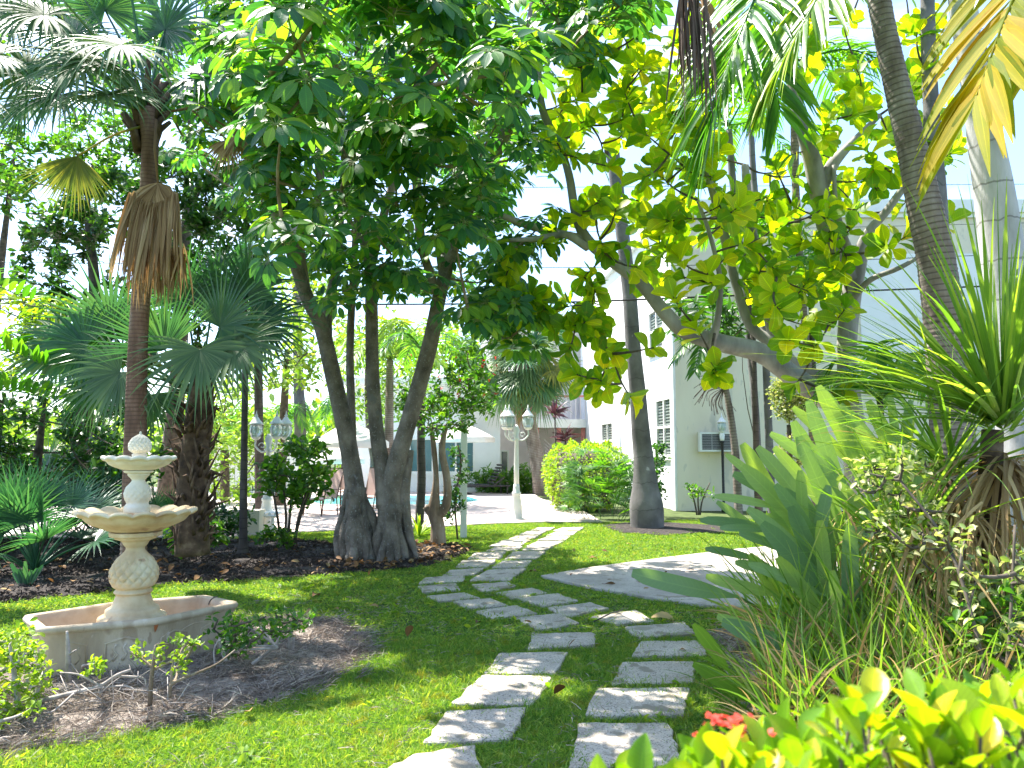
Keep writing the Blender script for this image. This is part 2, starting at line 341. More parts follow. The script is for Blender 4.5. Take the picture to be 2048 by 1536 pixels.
M['varieg'] = leafmat('variegated_leaf', [(.0, (.10, .18, .03)), (.45, (.24, .30, .08)), (.7, (.50, .48, .24)), (1., (.62, .58, .40))], .4, (1.4, 1.5, .6), .5, .1)
M['grass'] = leafmat('grass_blade', [(.0, (.06, .16, .034)), (.4, (.14, .27, .044)), (.75, (.27, .38, .07)), (1., (.48, .45, .20))], .45, (1.9, 1.8, .5), .5, .1, .3, side=0, patch=.35)
M['flower'] = leafmat('red_flower', [(.0, (.55, .05, .04)), (1., (.80, .13, .08))], .4, (1.3, .9, .8), .6, 0., side=0)
M['fallen'] = leafmat('fallen_leaf', [(.0, (.10, .05, .02)), (.5, (.24, .13, .06)), (.85, (.38, .26, .12)), (1., (.5, .38, .08))], .15, (1.4, 1.2, .7), .7, .2, .2)
M['bark'] = surf('umbrella_tree_bark', [(.3, (.10, .085, .068)), (.5, (.21, .175, .14)), (.7, (.34, .29, .24))], 5, .9, 1., 22, .045, [(.62, 48, (.30, .29, .26)), (.60, 9, (.20, .185, .16))], (1, 1, .8))
M['bark_warm'] = surf('limb_bark', [(.3, (.14, .10, .065)), (.5, (.27, .20, .135)), (.7, (.40, .33, .25))], 7, .9, .8, 30, .02, [(.66, 26, (.42, .38, .32))], (1, 1, .4))
M['bark_fig'] = surf('fig_bark', [(.3, (.17, .16, .15)), (.55, (.33, .31, .29)), (.75, (.46, .44, .42))], 4, .85, .5, 22, .015, None, (1, 1, .35))
M['twig'] = surf('twig_bark', [(.35, (.06, .05, .04)), (.65, (.15, .12, .09))], 12, .9, .4, 60, .004)
M['deadwood'] = surf('bleached_wood', [(.3, (.22, .19, .17)), (.6, (.42, .37, .34)), (.8, (.58, .53, .50))], 18, .85, .5, 60, .004)
M['palm_grey'] = surf('grey_palm_bark', [(.3, (.13, .13, .13)), (.5, (.23, .225, .22)), (.7, (.34, .33, .32))], 5, .85, .5, 34, .01, [(.66, 8, (.40, .39, .38))], (1, 1, .3), rings=(3.4, .06, (.08, .075, .07), .55))
M['palm_royal'] = surf('royal_palm_bark', [(.3, (.08, .076, .075)), (.5, (.145, .138, .135)), (.72, (.24, .23, .228))], 2.4, .85, .5, 34, .01, [(.70, 5, (.38, .37, .37))], (1, 1, .8), rings=(1.9, .04, (.07, .065, .06), .5))
M['palm_white'] = surf('pale_palm_bark', [(.3, (.30, .295, .30)), (.5, (.44, .43, .44)), (.7, (.56, .55, .56))], 6, .85, .5, 34, .01, None, (1, 1, .3), rings=(3.0, .05, (.12, .11, .10), .6))
M['palm_ring'] = surf('ringed_palm_bark', [(.3, (.12, .09, .075)), (.5, (.23, .19, .16)), (.7, (.34, .30, .27))], 7, .85, .6, 30, .012, None, (1, 1, .3), rings=(17., .25, (.07, .05, .045), .6))
M['palm_brown'] = surf('brown_palm_bark', [(.3, (.11, .06, .04)), (.5, (.20, .115, .08)), (.7, (.30, .22, .17))], 7, .9, .8, 34, .015, None, (1, 1, .35), rings=(24., .30, (.07, .04, .03), .4))
M['slim'] = surf('slim_trunk_bark', [(.3, (.05, .042, .04)), (.6, (.10, .085, .075)), (.8, (.16, .14, .12))], 8, .9, .6, 40, .01, None, (1, 1, .4), rings=(7., .1, (.03, .028, .025), .6))
M['boot'] = surf('palm_boot', [(.3, (.04, .026, .018)), (.55, (.11, .07, .045)), (.75, (.24, .17, .11))], 9, .95, .8, 40, .01)
M['stone'] = surf('cast_stone', [(.28, (.40, .27, .15)), (.5, (.58, .46, .28)), (.72, (.70, .61, .42))], 5, .85, .35, 70, .006, [(.64, 6, (.40, .27, .17)), (.72, 14, (.30, .22, .15))])
M['stone_white'] = surf('bleached_cast_stone', [(.3, (.58, .50, .36)), (.5, (.70, .64, .50)), (.7, (.77, .73, .63))], 7, .85, .4, 80, .006, [(.70, 12, (.48, .44, .38))])
M['basin'] = surf('basin_stone', [(.28, (.34, .26, .17)), (.5, (.54, .45, .32)), (.72, (.68, .60, .47))], 3.2, .88, .5, 60, .008, [(.60, 5, (.42, .33, .23)), (.64, 11, (.62, .54, .42)), (.66, 17, (.38, .30, .21))], (1, 1, .35))
M['basin_in'] = surf('basin_inside', [(.3, (.38, .28, .19)), (.6, (.52, .42, .31))], 6, .9, .4, 60, .006)
M['rust'] = surf('rust_stain', [(.3, (.20, .06, .02)), (.6, (.36, .12, .04))], 20, .9, .4, 60, .004)
M['slab'] = surf('exposed_aggregate', [(.3, (.38, .32, .255)), (.5, (.52, .45, .37)), (.7, (.63, .56, .47))], 3, .9, 1., 90, .010, [(.56, 85, (.24, .205, .18)), (.60, 110, (.66, .61, .55)), (.60, 5, (.30, .26, .20)), (.66, 2.2, (.36, .32, .25))])
M['concrete'] = surf('worn_concrete', [(.3, (.36, .31, .27)), (.5, (.49, .43, .38)), (.7, (.60, .54, .48))], 1.6, .9, .6, 90, .008, [(.60, 70, (.28, .25, .22)), (.62, 4, (.33, .28, .23)), (.60, 14, (.38, .33, .28))])
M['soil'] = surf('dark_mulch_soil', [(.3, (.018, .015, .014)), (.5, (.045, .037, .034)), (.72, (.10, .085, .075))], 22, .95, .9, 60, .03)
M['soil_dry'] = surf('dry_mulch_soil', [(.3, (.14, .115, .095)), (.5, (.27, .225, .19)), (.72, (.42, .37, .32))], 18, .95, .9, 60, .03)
M['turf'] = surf('turf_soil', [(.3, (.03, .07, .01)), (.5, (.06, .12, .015)), (.7, (.12, .16, .03))], 14, .95, .8, 60, .02, [(.66, 5, (.16, .13, .07))])
M['earth'] = surf('garden_ground', [(.3, (.04, .06, .015)), (.6, (.08, .11, .03))], 5, .95, .5, 30, .02)
M['chip'] = surf('mulch_chip', [(.3, (.03, .024, .02)), (.6, (.09, .07, .058)), (.8, (.21, .175, .14))], 30, .9, .4, 60, .004)
M['needle'] = leafmat('dry_clippings', [(.0, (.11, .085, .07)), (.5, (.32, .26, .21)), (1., (.62, .54, .45))], .1, (1.2, 1.1, 1.), .8, 0., .2, side=0)
M['white'] = plain('white_paint', (.78, .78, .76), .45)
M['offwhite'] = plain('aged_white_paint', (.68, .70, .66), .5, bmp=.15)
M['stucco'] = surf('cream_stucco', [(.3, (.64, .575, .44)), (.6, (.72, .66, .52))], 1.2, .9, .35, 120, .004, [(.62, 3, (.56, .52, .42)), (.64, 9, (.60, .56, .46))], (1, 1, .35))
M['stucco_white'] = surf('white_stucco', [(.3, (.72, .73, .74)), (.6, (.80, .81, .82))], 1.2, .9, .25, 120, .004)
M['pinkish'] = plain('pale_pink_stucco', (.74, .67, .66), .9)
M['coral'] = plain('coral_paint', (.55, .20, .17), .6)
M['black'] = plain('black_paint', (.015, .015, .018), .4)
M['slatgrey'] = plain('blind_slats', (.20, .23, .21), .6)
M['darkwood'] = plain('dark_wood', (.05, .045, .045), .6)
M['teal'] = plain('blue_green_glazing', (.07, .17, .19), .12, spec=.8)
M['alu'] = plain('grey_metal', (.30, .31, .32), .45, .4)
M['grille'] = plain('dark_grille', (.06, .065, .07), .6)
M['tile_edge'] = plain('pool_coping', (.62, .56, .52), .7)
M['canvas'] = plain('white_canvas', (.78, .74, .70), .8)
M['mesh'] = plain('tan_sling_fabric', (.50, .36, .32), .8)
M['bronze'] = plain('bronze_frame', (.09, .05, .04), .5)
M['cable'] = plain('black_cable', (.01, .01, .012), .5)
M['water'] = None
def special():
    m, nt, o = nodes('pool_water'); b = N_(nt, 'ShaderNodeBsdfPrincipled', Roughness=.05); b.inputs['Base Color'].default_value = (.12, .50, .58, 1)
    v = coords(nt, 1); nt.links.new(bump(nt, noise(nt, v, 3, 3), .2, .05), b.inputs['Normal']); nt.links.new(b.outputs[0], o.inputs[0]); M['water'] = m
    m, nt, o = nodes('window_glass'); b = N_(nt, 'ShaderNodeBsdfPrincipled', Roughness=.06); b.inputs['Base Color'].default_value = (.05, .08, .08, 1); b.inputs['Specular IOR Level'].default_value = .9
    nt.links.new(b.outputs[0], o.inputs[0]); M['glass'] = m
    m, nt, o = nodes('lantern_glass'); b = N_(nt, 'ShaderNodeBsdfPrincipled', Roughness=.15); b.inputs['Base Color'].default_value = (.62, .74, .72, 1); b.inputs['Transmission Weight'].default_value = .45
    nt.links.new(b.outputs[0], o.inputs[0]); M['lampglass'] = m
    # paving of the pool deck: bricks too small to tell apart
    m, nt, o = nodes('deck_pavers'); v = coords(nt, 1); bt = nt.nodes.new('ShaderNodeTexBrick'); nt.links.new(v, bt.inputs['Vector'])
    bt.inputs['Scale'].default_value = 4.0; bt.inputs['Color1'].default_value = (.50, .38, .35, 1); bt.inputs['Color2'].default_value = (.60, .49, .45, 1); bt.inputs['Mortar'].default_value = (.36, .29, .27, 1)
    bt.inputs['Mortar Size'].default_value = .012
    c = mixc(nt, .35, bt.outputs['Color'], ramp(nt, noise(nt, v, 1.5), [(.3, (.42, .33, .30)), (.7, (.66, .57, .53))]))
    b = N_(nt, 'ShaderNodeBsdfPrincipled', Roughness=.9); nt.links.new(c, b.inputs['Base Color']); nt.links.new(b.outputs[0], o.inputs[0]); M['deck'] = m
special()
# ================================================================== THE SETTING
def wob(x, y, s=1.0, seed=0):
    r = np.random.default_rng(seed); z = 0
    for k in range(7):
        a, b, ph = r.uniform(-1, 1) * 6 * s * (1 + k * .5), r.uniform(-1, 1) * 6 * s * (1 + k * .5), r.uniform(0, 6.28); z = z + np.sin(a * x + b * y + ph) / (1 + k * .6)
    return z / 3
def gp(pts, z=0.0): return [G(u, v, z) for u, v in pts]
def sheet(poly, z, res, amp=0.0, seed=1, s=1.0):
    p = np.array([q[:2] for q in poly]); x0, y0 = p.min(0); x1, y1 = p.max(0); nx, ny = int((x1 - x0) / res) + 2, int((y1 - y0) / res) + 2
    X, Y = np.meshgrid(x0 + np.arange(nx) * res, y0 + np.arange(ny) * res, indexing='ij'); cx = np.column_stack([(X[:-1, :-1] + res / 2).ravel(), (Y[:-1, :-1] + res / 2).ravel()])
    ins = inpoly(cx, poly); i, j = np.meshgrid(np.arange(nx - 1), np.arange(ny - 1), indexing='ij'); o = (i * ny + j).ravel()[ins]
    q = np.stack([o, o + ny, o + ny + 1, o + 1], -1); V = np.stack([X, Y, X * 0], -1).reshape(-1, 3)
    used, inv = np.unique(q.ravel(), return_inverse=True); V = V[used]; d = np.full(len(V), 9.)
    for i in range(len(p)):
        a, b = p[i], p[(i + 1) % len(p)]; t = np.clip(((V[:, :2] - a) @ (b - a)) / ((b - a) @ (b - a)), 0, 1); d = np.minimum(d, np.linalg.norm(V[:, :2] - a - t[:, None] * (b - a), axis=1))
    V[:, 2] = z + amp * (.5 + .5 * wob(V[:, 0], V[:, 1], s, seed)) * np.clip((d - res) / .3, 0, 1) if amp > .02 else z + amp * (.5 + .5 * wob(V[:, 0], V[:, 1], s, seed))
    return Geo(V, inv, np.full(len(q), 4))
earth = solo('ground', polys([(-160, -30, -.012), (160, -30, -.012), (160, 260, -.012), (-160, 260, -.012)], [(0, 1, 2, 3)]), M['earth'], kind='structure')
# --- outlines, read off the picture and laid on the ground
deck_poly = gp([(-900, 1075), (0, 1078), (420, 1078), (600, 1066), (690, 1062), (840, 1058), (960, 1050), (1075, 1046), (1205, 1046), (1160, 1020), (1085, 1000), (1060, 984), (940, 984), (820, 978), (500, 975), (-300, 975)])
conc_poly = gp([(1082, 1156), (1180, 1139), (1330, 1119), (1460, 1103), (1600, 1090), (1900, 1080), (2100, 1100), (2000, 1160), (1750, 1205), (1560, 1222), (1420, 1216), (1300, 1200), (1180, 1179)])
bed_front = gp([(-900, 1330), (-200, 1305), (60, 1296), (330, 1262), (480, 1246), (600, 1236), (690, 1250), (742, 1285), (738, 1318), (660, 1365), (540, 1400), (400, 1442), (230, 1478), (60, 1502), (-100, 1530), (-900, 1600)])
bed_back = gp([(-1200, 1085), (430, 1078), (520, 1080), (620, 1084), (700, 1094), (830, 1088), (905, 1090), (938, 1104), (860, 1133), (740, 1143), (620, 1153), (480, 1163), (340, 1168), (190, 1187), (0, 1207), (-400, 1235), (-1200, 1265)])
bed_right = gp([(1432, 1262), (1455, 1330), (1475, 1400), (1500, 1480), (1540, 1600), (2100, 2400), (4200, 2400), (3800, 1200), (2600, 1120), (1900, 1165), (1640, 1215), (1500, 1240)])
bed_palm = gp([(1205, 1052), (1250, 1046), (1340, 1046), (1440, 1052), (1450, 1068), (1400, 1066), (1330, 1072), (1240, 1066)])
lawn_poly = [(-14, -2.0), (14, -2.0), (14, 16.5), (5.0, 17.2), (1.9, 16.2), (-14, 16.2)]
solo('lawn_ground', sheet(lawn_poly, -.004, .25, .006, 3), M['turf'], kind='structure')
solo('pool_deck', prism(deck_poly, -.05, .03, .004), M['deck'], smooth=False, kind='structure')
solo('concrete_path', prism(conc_poly, -.05, .032, .006), M['concrete'], smooth=False, kind='structure')
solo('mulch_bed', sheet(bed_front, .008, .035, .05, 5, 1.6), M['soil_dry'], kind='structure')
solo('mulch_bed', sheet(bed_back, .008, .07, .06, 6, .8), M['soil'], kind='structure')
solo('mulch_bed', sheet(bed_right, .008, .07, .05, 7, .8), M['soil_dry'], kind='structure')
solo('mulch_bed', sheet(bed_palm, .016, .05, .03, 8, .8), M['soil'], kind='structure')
# --- stepping slabs, each on its own
S = Thing('stepping_path', (0, 0, 0), 'two curving rows of grey aggregate stepping slabs set in the grass', kind='structure')
crop = lambda q: [(700 + a / 2.56, 1000 + b / 2.56) for a, b in q]
slabs = [[(330, 1300), (640, 1256), (705, 1420), (90, 1420)], [(490, 1082), (905, 1062), (822, 1226), (378, 1242)], [(680, 900), (1035, 905), (930, 1047), (520, 1042)],
 [(765, 780), (1115, 780), (1050, 887), (690, 887)], [(935, 687), (1252, 680), (1255, 742), (908, 762)], [(850, 600), (1080, 577), (1175, 630), (958, 662)], [(640, 568), (850, 540), (965, 580), (722, 603)],
 [(530, 520), (720, 501), (818, 540), (602, 553)], [(392, 492), (590, 472), (665, 500), (452, 516)], [(350, 440), (545, 426), (565, 457), (380, 471)], [(385, 397), (592, 386), (580, 415), (350, 427)],
 [(510, 359), (682, 351), (640, 379), (470, 386)], [(572, 308), (752, 304), (702, 341), (540, 343)], [(640, 266), (800, 262), (772, 297), (600, 301)], [(740, 240), (888, 236), (850, 256), (700, 258)],
 [(790, 204), (925, 203), (868, 234), (712, 236)], [(850, 182), (965, 181), (935, 199), (810, 200)], [(908, 160), (1008, 158), (975, 177), (865, 178)], [(960, 141), (1050, 140), (1020, 155), (925, 156)],
 [(1175, 1146), (1640, 1140), (1700, 1372), (1122, 1376)], [(1260, 966), (1735, 965), (1720, 1100), (1198, 1106)], [(1400, 830), (1760, 830), (1765, 930), (1332, 940)], [(1490, 722), (1810, 716), (1822, 792), (1440, 802)],
 [(1400, 646), (1715, 626), (1775, 682), (1482, 706)], [(1215, 596), (1462, 560), (1560, 620), (1370, 632)], [(1010, 551), (1235, 530), (1322, 556), (1100, 596)], [(850, 501), (1060, 478), (1170, 516), (990, 541)],
 [(742, 470), (930, 448), (1020, 476), (832, 501)], [(622, 430), (808, 418), (852, 440), (682, 468)], [(702, 360), (905, 350), (822, 408), (612, 412)], [(782, 309), (932, 308), (902, 344), (726, 346)],
 [(832, 264), (1002, 262), (952, 299), (792, 301)], [(912, 238), (1040, 236), (1005, 256), (878, 257)], [(962, 211), (1100, 210), (1044, 234), (902, 236)], [(1008, 186), (1130, 184), (1104, 204), (960, 206)], [(1050, 162), (1165, 160), (1135, 180), (1005, 181)],
 [(1088, 143), (1200, 141), (1170, 156), (1040, 157)]]
slab_polys = []
for k, q in enumerate(slabs):
    p = np.array(gp(crop(q), .025))[:, :2]
    e = np.vstack([p[i] + (p[(i + 1) % 4] - p[i]) * t + RNG.normal(0, .007, 2) for i in range(4) for t in (.03, .2, .36, .52, .68, .84, .97)])
    slab_polys.append(p); g = prism(e, -.03, .024 + RNG.uniform(0, .008), .007); g.V[:, 2] += (g.V[:, 0] - e[:, 0].mean()) * RNG.normal(0, .008) + (g.V[:, 1] - e[:, 1].mean()) * RNG.normal(0, .008)
    o = S.part('paving_slab', g, M['slab'], smooth=False)
# ================================================================== grass and litter (instanced tufts)
def group_scatter():
    ng = bpy.data.node_groups.new('scatter', 'GeometryNodeTree'); I = ng.interface
    I.new_socket(name='Geometry', in_out='INPUT', socket_type='NodeSocketGeometry'); I.new_socket(name='Col', in_out='INPUT', socket_type='NodeSocketCollection'); I.new_socket(name='Geometry', in_out='OUTPUT', socket_type='NodeSocketGeometry')
    a = ng.nodes.new('NodeGroupInput'); z = ng.nodes.new('NodeGroupOutput'); ci = ng.nodes.new('GeometryNodeCollectionInfo'); ci.inputs['Separate Children'].default_value = True; ci.inputs['Reset Children'].default_value = True
    ip = ng.nodes.new('GeometryNodeInstanceOnPoints'); ip.inputs['Pick Instance'].default_value = True
    r = ng.nodes.new('GeometryNodeInputNamedAttribute'); r.data_type = 'FLOAT_VECTOR'; r.inputs['Name'].default_value = 'rot'
    s = ng.nodes.new('GeometryNodeInputNamedAttribute'); s.data_type = 'FLOAT_VECTOR'; s.inputs['Name'].default_value = 'scl'
    k = ng.nodes.new('GeometryNodeInputNamedAttribute'); k.data_type = 'INT'; k.inputs['Name'].default_value = 'idx'
    L = ng.links.new; L(a.outputs['Geometry'], ip.inputs['Points']); L(a.outputs['Col'], ci.inputs['Collection']); L(ci.outputs[0], ip.inputs['Instance'])
    L(r.outputs[0], ip.inputs['Rotation']); L(s.outputs[0], ip.inputs['Scale']); L(k.outputs[0], ip.inputs['Instance Index']); L(ip.outputs[0], z.inputs[0]); return ng
SC = group_scatter()
def scatter(name, pts, protos, mat, scl, tilt=.12, **kw):
    col = bpy.data.collections.new(name + '_tufts')
    for i, g in enumerate(protos): col.objects.link(bpy.data.objects.new('tuft', mesh('tuft', g, mat)))
    me = bpy.data.meshes.new(name); n = len(pts); me.vertices.add(n); me.vertices.foreach_set('co', pts.astype(np.float32).ravel())
    rot = np.column_stack([RNG.normal(0, tilt, n), RNG.normal(0, tilt, n), U(0, 6.28, n)]); s = np.repeat(np.broadcast_to(scl, (n,))[:, None], 3, 1)
    for nm, ty, d in (('rot', 'FLOAT_VECTOR', rot), ('scl', 'FLOAT_VECTOR', s)): me.attributes.new(nm, ty, 'POINT').data.foreach_set('vector', d.astype(np.float32).ravel())
    me.attributes.new('idx', 'INT', 'POINT').data.foreach_set('value', RNG.integers(0, len(protos), n).astype(np.int32))
    o = link(bpy.data.objects.new(name, me)); md = o.modifiers.new('scatter', 'NODES'); md.node_group = SC
    for it in SC.interface.items_tree:
        if it.name == 'Col': md[it.identifier] = col
    tag(o, kind='stuff', **kw); return o
def tuft(n, rad, h, wd, lean=.5, prof=GRASS, g=.5):
    a = U(0, 2 * pi, n); r = rad * np.sqrt(U(0, 1, n)); P0 = np.column_stack([r * np.cos(a), r * np.sin(a), np.full(n, -.01)]); D = rdir(n, .35, 1.) * [lean * 1.6, lean * 1.6, 1]
    return blades(P0, D, rdir(n, -.3, .3), U(.55, 1.15, n) * h, U(.7, 1.2, n) * wd, prof, g, .2, flat=True)
def cover(n, x0, x1, y0, y1, keep):
    q = np.column_stack([U(x0, x1, n), U(y0, y1, n), np.zeros(n)]); u, v, d = proj(q); q = q[(u > -120) & (u < 2170) & (v < 1640) & (d > 0)]; return q[keep(q)]
basin_poly = None
def on_lawn(q):
    m = inpoly(q, lawn_poly)
    for p in (deck_poly, conc_poly): m &= ~inpoly(q, p)
    qj = q + RNG.normal(0, .07, q.shape)
    for p in (bed_front, bed_back, bed_right, bed_palm): m &= ~inpoly(qj, p)
    for p in slab_polys: c = p.mean(0); m &= ~inpoly(q, (p - c) * .95 + c)
    return m
near = [tuft(70, .085, .047, .0042, .6) for _ in range(6)]; far = [tuft(60, .14, .040, .008, .6) for _ in range(4)]
q1 = cover(26000, -3.2, 3.2, 2.0, 6.2, on_lawn); q2 = cover(30000, -7, 7, 6.2, 17, on_lawn)
dry = wob(q1[:, 0], q1[:, 1], .5, 21)
scatter('lawn_grass', q1, near, M['grass'], U(.6, 1.45, len(q1)) * (1 + .32 * dry))
scatter('lawn_grass', q2, far, M['grass'], U(.7, 1.2, len(q2)))
q3 = cover(420, -3, 3, 2.2, 9, on_lawn); weed = [blades(np.tile([[0, 0, .005]], (9, 1)) + RNG.normal(0, .012, (9, 3)) * [1, 1, .2], rdir(9, .1, .8), rdir(9, .5, 1), U(.03, .07, 9), U(.012, .022, 9), ELL, .5, .2) for _ in range(4)]
scatter('lawn_weeds', q3, weed, M['lime'], U(.7, 1.5, len(q3)), .2)
q4 = cover(1500, -3.2, 3.2, 2.2, 8, on_lawn); q4[:, 2] += .035; scatter('lawn_clippings', q4, [tuft(5, .05, .06, .003, 3.0, np.array([1., 1., .4]), .2) for _ in range(4)], M['needle'], U(.7, 1.3, len(q4)), .3)
# stray blades creeping over the slab edges
ed = np.vstack([np.column_stack([*(p[i] + (p[(i + 1) % 4] - p[i]) * U(0, 1, (26, 1))).T, np.full(26, .0)]) for p in slab_polys for i in range(4)])
scatter('edge_grass', ed[ed[:, 1] < 9], [tuft(18, .045, .062, .0045, .9) for _ in range(4)], M['grass'], U(.7, 1.2, (ed[:, 1] < 9).sum()), .3)
inb = lambda poly: (lambda q: inpoly(q + RNG.normal(0, .05, q.shape), poly))
chip = [tuft(26, .07, .045, .012, 3.5, np.array([1., 1., .6]), .1) for _ in range(4)]; needle = [tuft(60, .09, .075, .003, 3.2, np.array([1., 1., .4]), .25) for _ in range(5)]
q = cover(11000, -8, 1, 2.5, 7.5, inb(bed_front)); q[:, 2] += .025; scatter('dry_clippings', q, needle, M['needle'], U(.7, 1.5, len(q)), .25)
q = cover(9000, -10, 1, 6, 13, inb(bed_back)); q[:, 2] += .035; scatter('mulch_chips', q, chip, M['chip'], U(.7, 1.4, len(q)), .3)
q = cover(5000, .8, 9, 1.5, 10, inb(bed_right)); q[:, 2] += .025; scatter('dry_clippings', q, needle, M['needle'], U(.8, 1.6, len(q)), .3)
# fallen leaves: small ones nobody would count, scattered; the plain big ones follow later as things
def litter(n):
    return blades(np.column_stack([U(-.02, .02, n), U(-.02, .02, n), U(0, .01, n)]), rdir(n, -.1, .35), rdir(n, .6, 1), U(.05, .10, n), U(.02, .045, n), ELL, .3, .35)
q = np.vstack([cover(500, -7, .5, 6.3, 13, inb(bed_back)), cover(700, -2.4, -.2, 7.5, 12.5, inb(bed_back)), cover(30, -3, 3, 3.5, 12, on_lawn), cover(900, .5, 4, 6, 12, inb(conc_poly))[::14] - [0, 0, .025]])
q[:, 2] += .05; scatter('fallen_leaves', q, [litter(1) for _ in range(7)], M['fallen'], U(.7, 1.5, len(q)), .35)
# --- pool
pool = gp([(640, 1012), (900, 1012), (960, 1004), (930, 994), (700, 993), (600, 1000)])
solo('pool_coping', prism([np.array(p) + norm(np.array(p) - np.mean(pool, 0)) * .35 for p in pool], 0, .05, .006), M['tile_edge'], smooth=False, kind='structure')
solo('pool_water', prism(pool, 0, .056), M['water'], smooth=False, kind='structure')
# ================================================================== BUILDINGS
def wall(org, ud, w, h, holes, th=.2):
    """upright wall with real openings (u0, z0, u1, z1); the outward side is the first face"""
    org = np.array(org, float); ud = norm(ud); nd = np.cross(ud, [0, 0, 1.])   # outward normal
    us = sorted({0, w, *[x for q in holes for x in (q[0], q[2])]}); zs = sorted({0, h, *[x for q in holes for x in (q[1], q[3])]}); gs = []
    pt = lambda u, z, d: org + ud * u + np.array([0, 0, z]) - nd * d
    for i in range(len(us) - 1):
        for j in range(len(zs) - 1):
            cu, cz = (us[i] + us[i + 1]) / 2, (zs[j] + zs[j + 1]) / 2
            if any(q[0] < cu < q[2] and q[1] < cz < q[3] for q in holes): continue
            for d in (0, th): gs.append(polys([pt(us[i], zs[j], d), pt(us[i + 1], zs[j], d), pt(us[i + 1], zs[j + 1], d), pt(us[i], zs[j + 1], d)], [(0, 1, 2, 3) if d == 0 else (3, 2, 1, 0)]))
    for a, b, c, d_ in holes + [(0, 0, w, h)]:
        for p, q in (((a, b), (c, b)), ((c, b), (c, d_)), ((c, d_), (a, d_)), ((a, d_), (a, b))): gs.append(polys([pt(*p, 0), pt(*q, 0), pt(*q, th), pt(*p, th)], [(0, 1, 2, 3)]))
    return join(gs), pt
def obox(pt, u0, z0, u1, z1, d0, d1):
    """box on a wall: between two widths, two heights and two depths (negative: proud of it)"""
    V = [pt(u, z, d) for z in (z0, z1) for d in (d0, d1) for u in (u0, u1)]
    return polys(V, [(0, 2, 3, 1), (4, 5, 7, 6), (0, 1, 5, 4), (2, 6, 7, 3), (0, 4, 6, 2), (1, 3, 7, 5)])
def window(th, pt, q, cols=2, rows=2, blinds=True, glass='glass', frame='white'):
    a, b, c, d = q; f = .07; fr = [obox(pt, a, b, a + f, d, -.02, .08), obox(pt, c - f, b, c, d, -.02, .08), obox(pt, a + f, d - f, c - f, d, -.02, .08), obox(pt, a + f, b, c - f, b + f, -.02, .08)]
    wo = th.part('window', join(fr), M[frame], smooth=False); cw, rh = (c - a - 2 * f) / cols, (d - b - 2 * f) / rows
    for i in range(1, cols): th.part('mullion', obox(pt, a + f + cw * i - .03, b + f, a + f + cw * i + .03, d - f, -.012, .07), M[frame], wo, False)
    for j in range(1, rows): th.part('mullion', obox(pt, a + f, b + f + rh * j - .03, c - f, b + f + rh * j + .03, -.010, .068), M[frame], wo, False)
    for i in range(cols):
        for j in range(rows):
            th.part('pane', obox(pt, a + f + cw * i + .004, b + f + rh * j + .004, a + f + cw * (i + 1) - .004, b + f + rh * (j + 1) - .004, .05, .056), M[glass], wo, False)
    th.part('sill', obox(pt, a - .06, b - .08, c + .06, b - .002, -.07, .05), M[frame], wo, False)
    if blinds:
        n = int((d - b) / .085); th.part('blind', join([obox(pt, a + f, b + .02 + k * .085, c - f, b + .055 + k * .085, .036 - .001 * (k % 2), .044) for k in range(n)]), M['slatgrey'], wo, False)
# --- the white two-storey house on the right: near corner, lit left side, shaded front
A0 = G(1356, 1022); LD = norm(np.array([-1.15, 10.8, 0])); WL = 12.5; HT = 8.15
B0 = A0 + LD * WL
H1 = Thing('apartment_house', A0, 'white two-storey stucco house with an air conditioner, behind the grey palm and fig tree', 'house')
hole_l = [(.35, 1.38, 1.75, 3.0), (6.9, 1.25, 8.6, 2.6), (.9, 4.35, 2.3, 5.6), (6.6, 4.2, 8.0, 5.6)]
hole_l = [(WL - c, b, WL - a, d) for a, b, c, d in hole_l]
gw, ptl = wall(B0, -LD, WL, HT, hole_l); H1.part('wall', gw, M['stucco_white'], smooth=False)
for k, q in enumerate(hole_l): window(H1, ptl, q, 2, 2, True)
H1.part('pilaster', obox(ptl, WL - .32, 0, WL - .02, HT - .3, -.06, 0), M['white'], smooth=False)
hole_f = [(5.75, 5.1, 7.6, 6.0)]
gw, ptf = wall(A0, (1, 0, 0), 14, HT, hole_f); H1.part('wall', gw, M['stucco'], smooth=False); window(H1, ptf, hole_f[0], 2, 1, True)
H1.part('wall', polys([B0 + [0, 0, HT - .05], A0 + [0, 0, HT - .05], A0 + [14, 0, HT - .05], B0 + [16, 0, HT - .05]], [(0, 1, 2, 3)]), M['stucco'], smooth=False)
H1.part('cornice', join([obox(ptf, -.18, HT - .30, 14, HT + .04, -.16, -.002), obox(ptf, -.10, HT - .42, 14, HT - .301, -.08, -.002), obox(ptl, 0, HT - .30, WL + .02, HT + .035, -.16, -.003)]), M['white'], smooth=False)
H1.part('band', obox(ptf, 4.9, 3.15, 14, 6.75, -.05, -.002).add(), M['stucco_white'], smooth=False)
a = np.linspace(0, pi, 15); r = .62; c0 = 1.02
arch = [(c0 - r, 4.3), *[(c0 - r * cos(t), 5.95 + r * sin(t)) for t in a], (c0 + r, 4.3)]
V = [ptf(u, z, -.006) for u, z in arch]; H1.part('arch_panel', polys(V, [tuple(range(len(V)))]), M['stucco'], smooth=False)
rim = np.array([ptf(u, z, -.02) for u, z in arch]); H1.part('arch_moulding', tube(rim, .045, 6), M['stucco'])
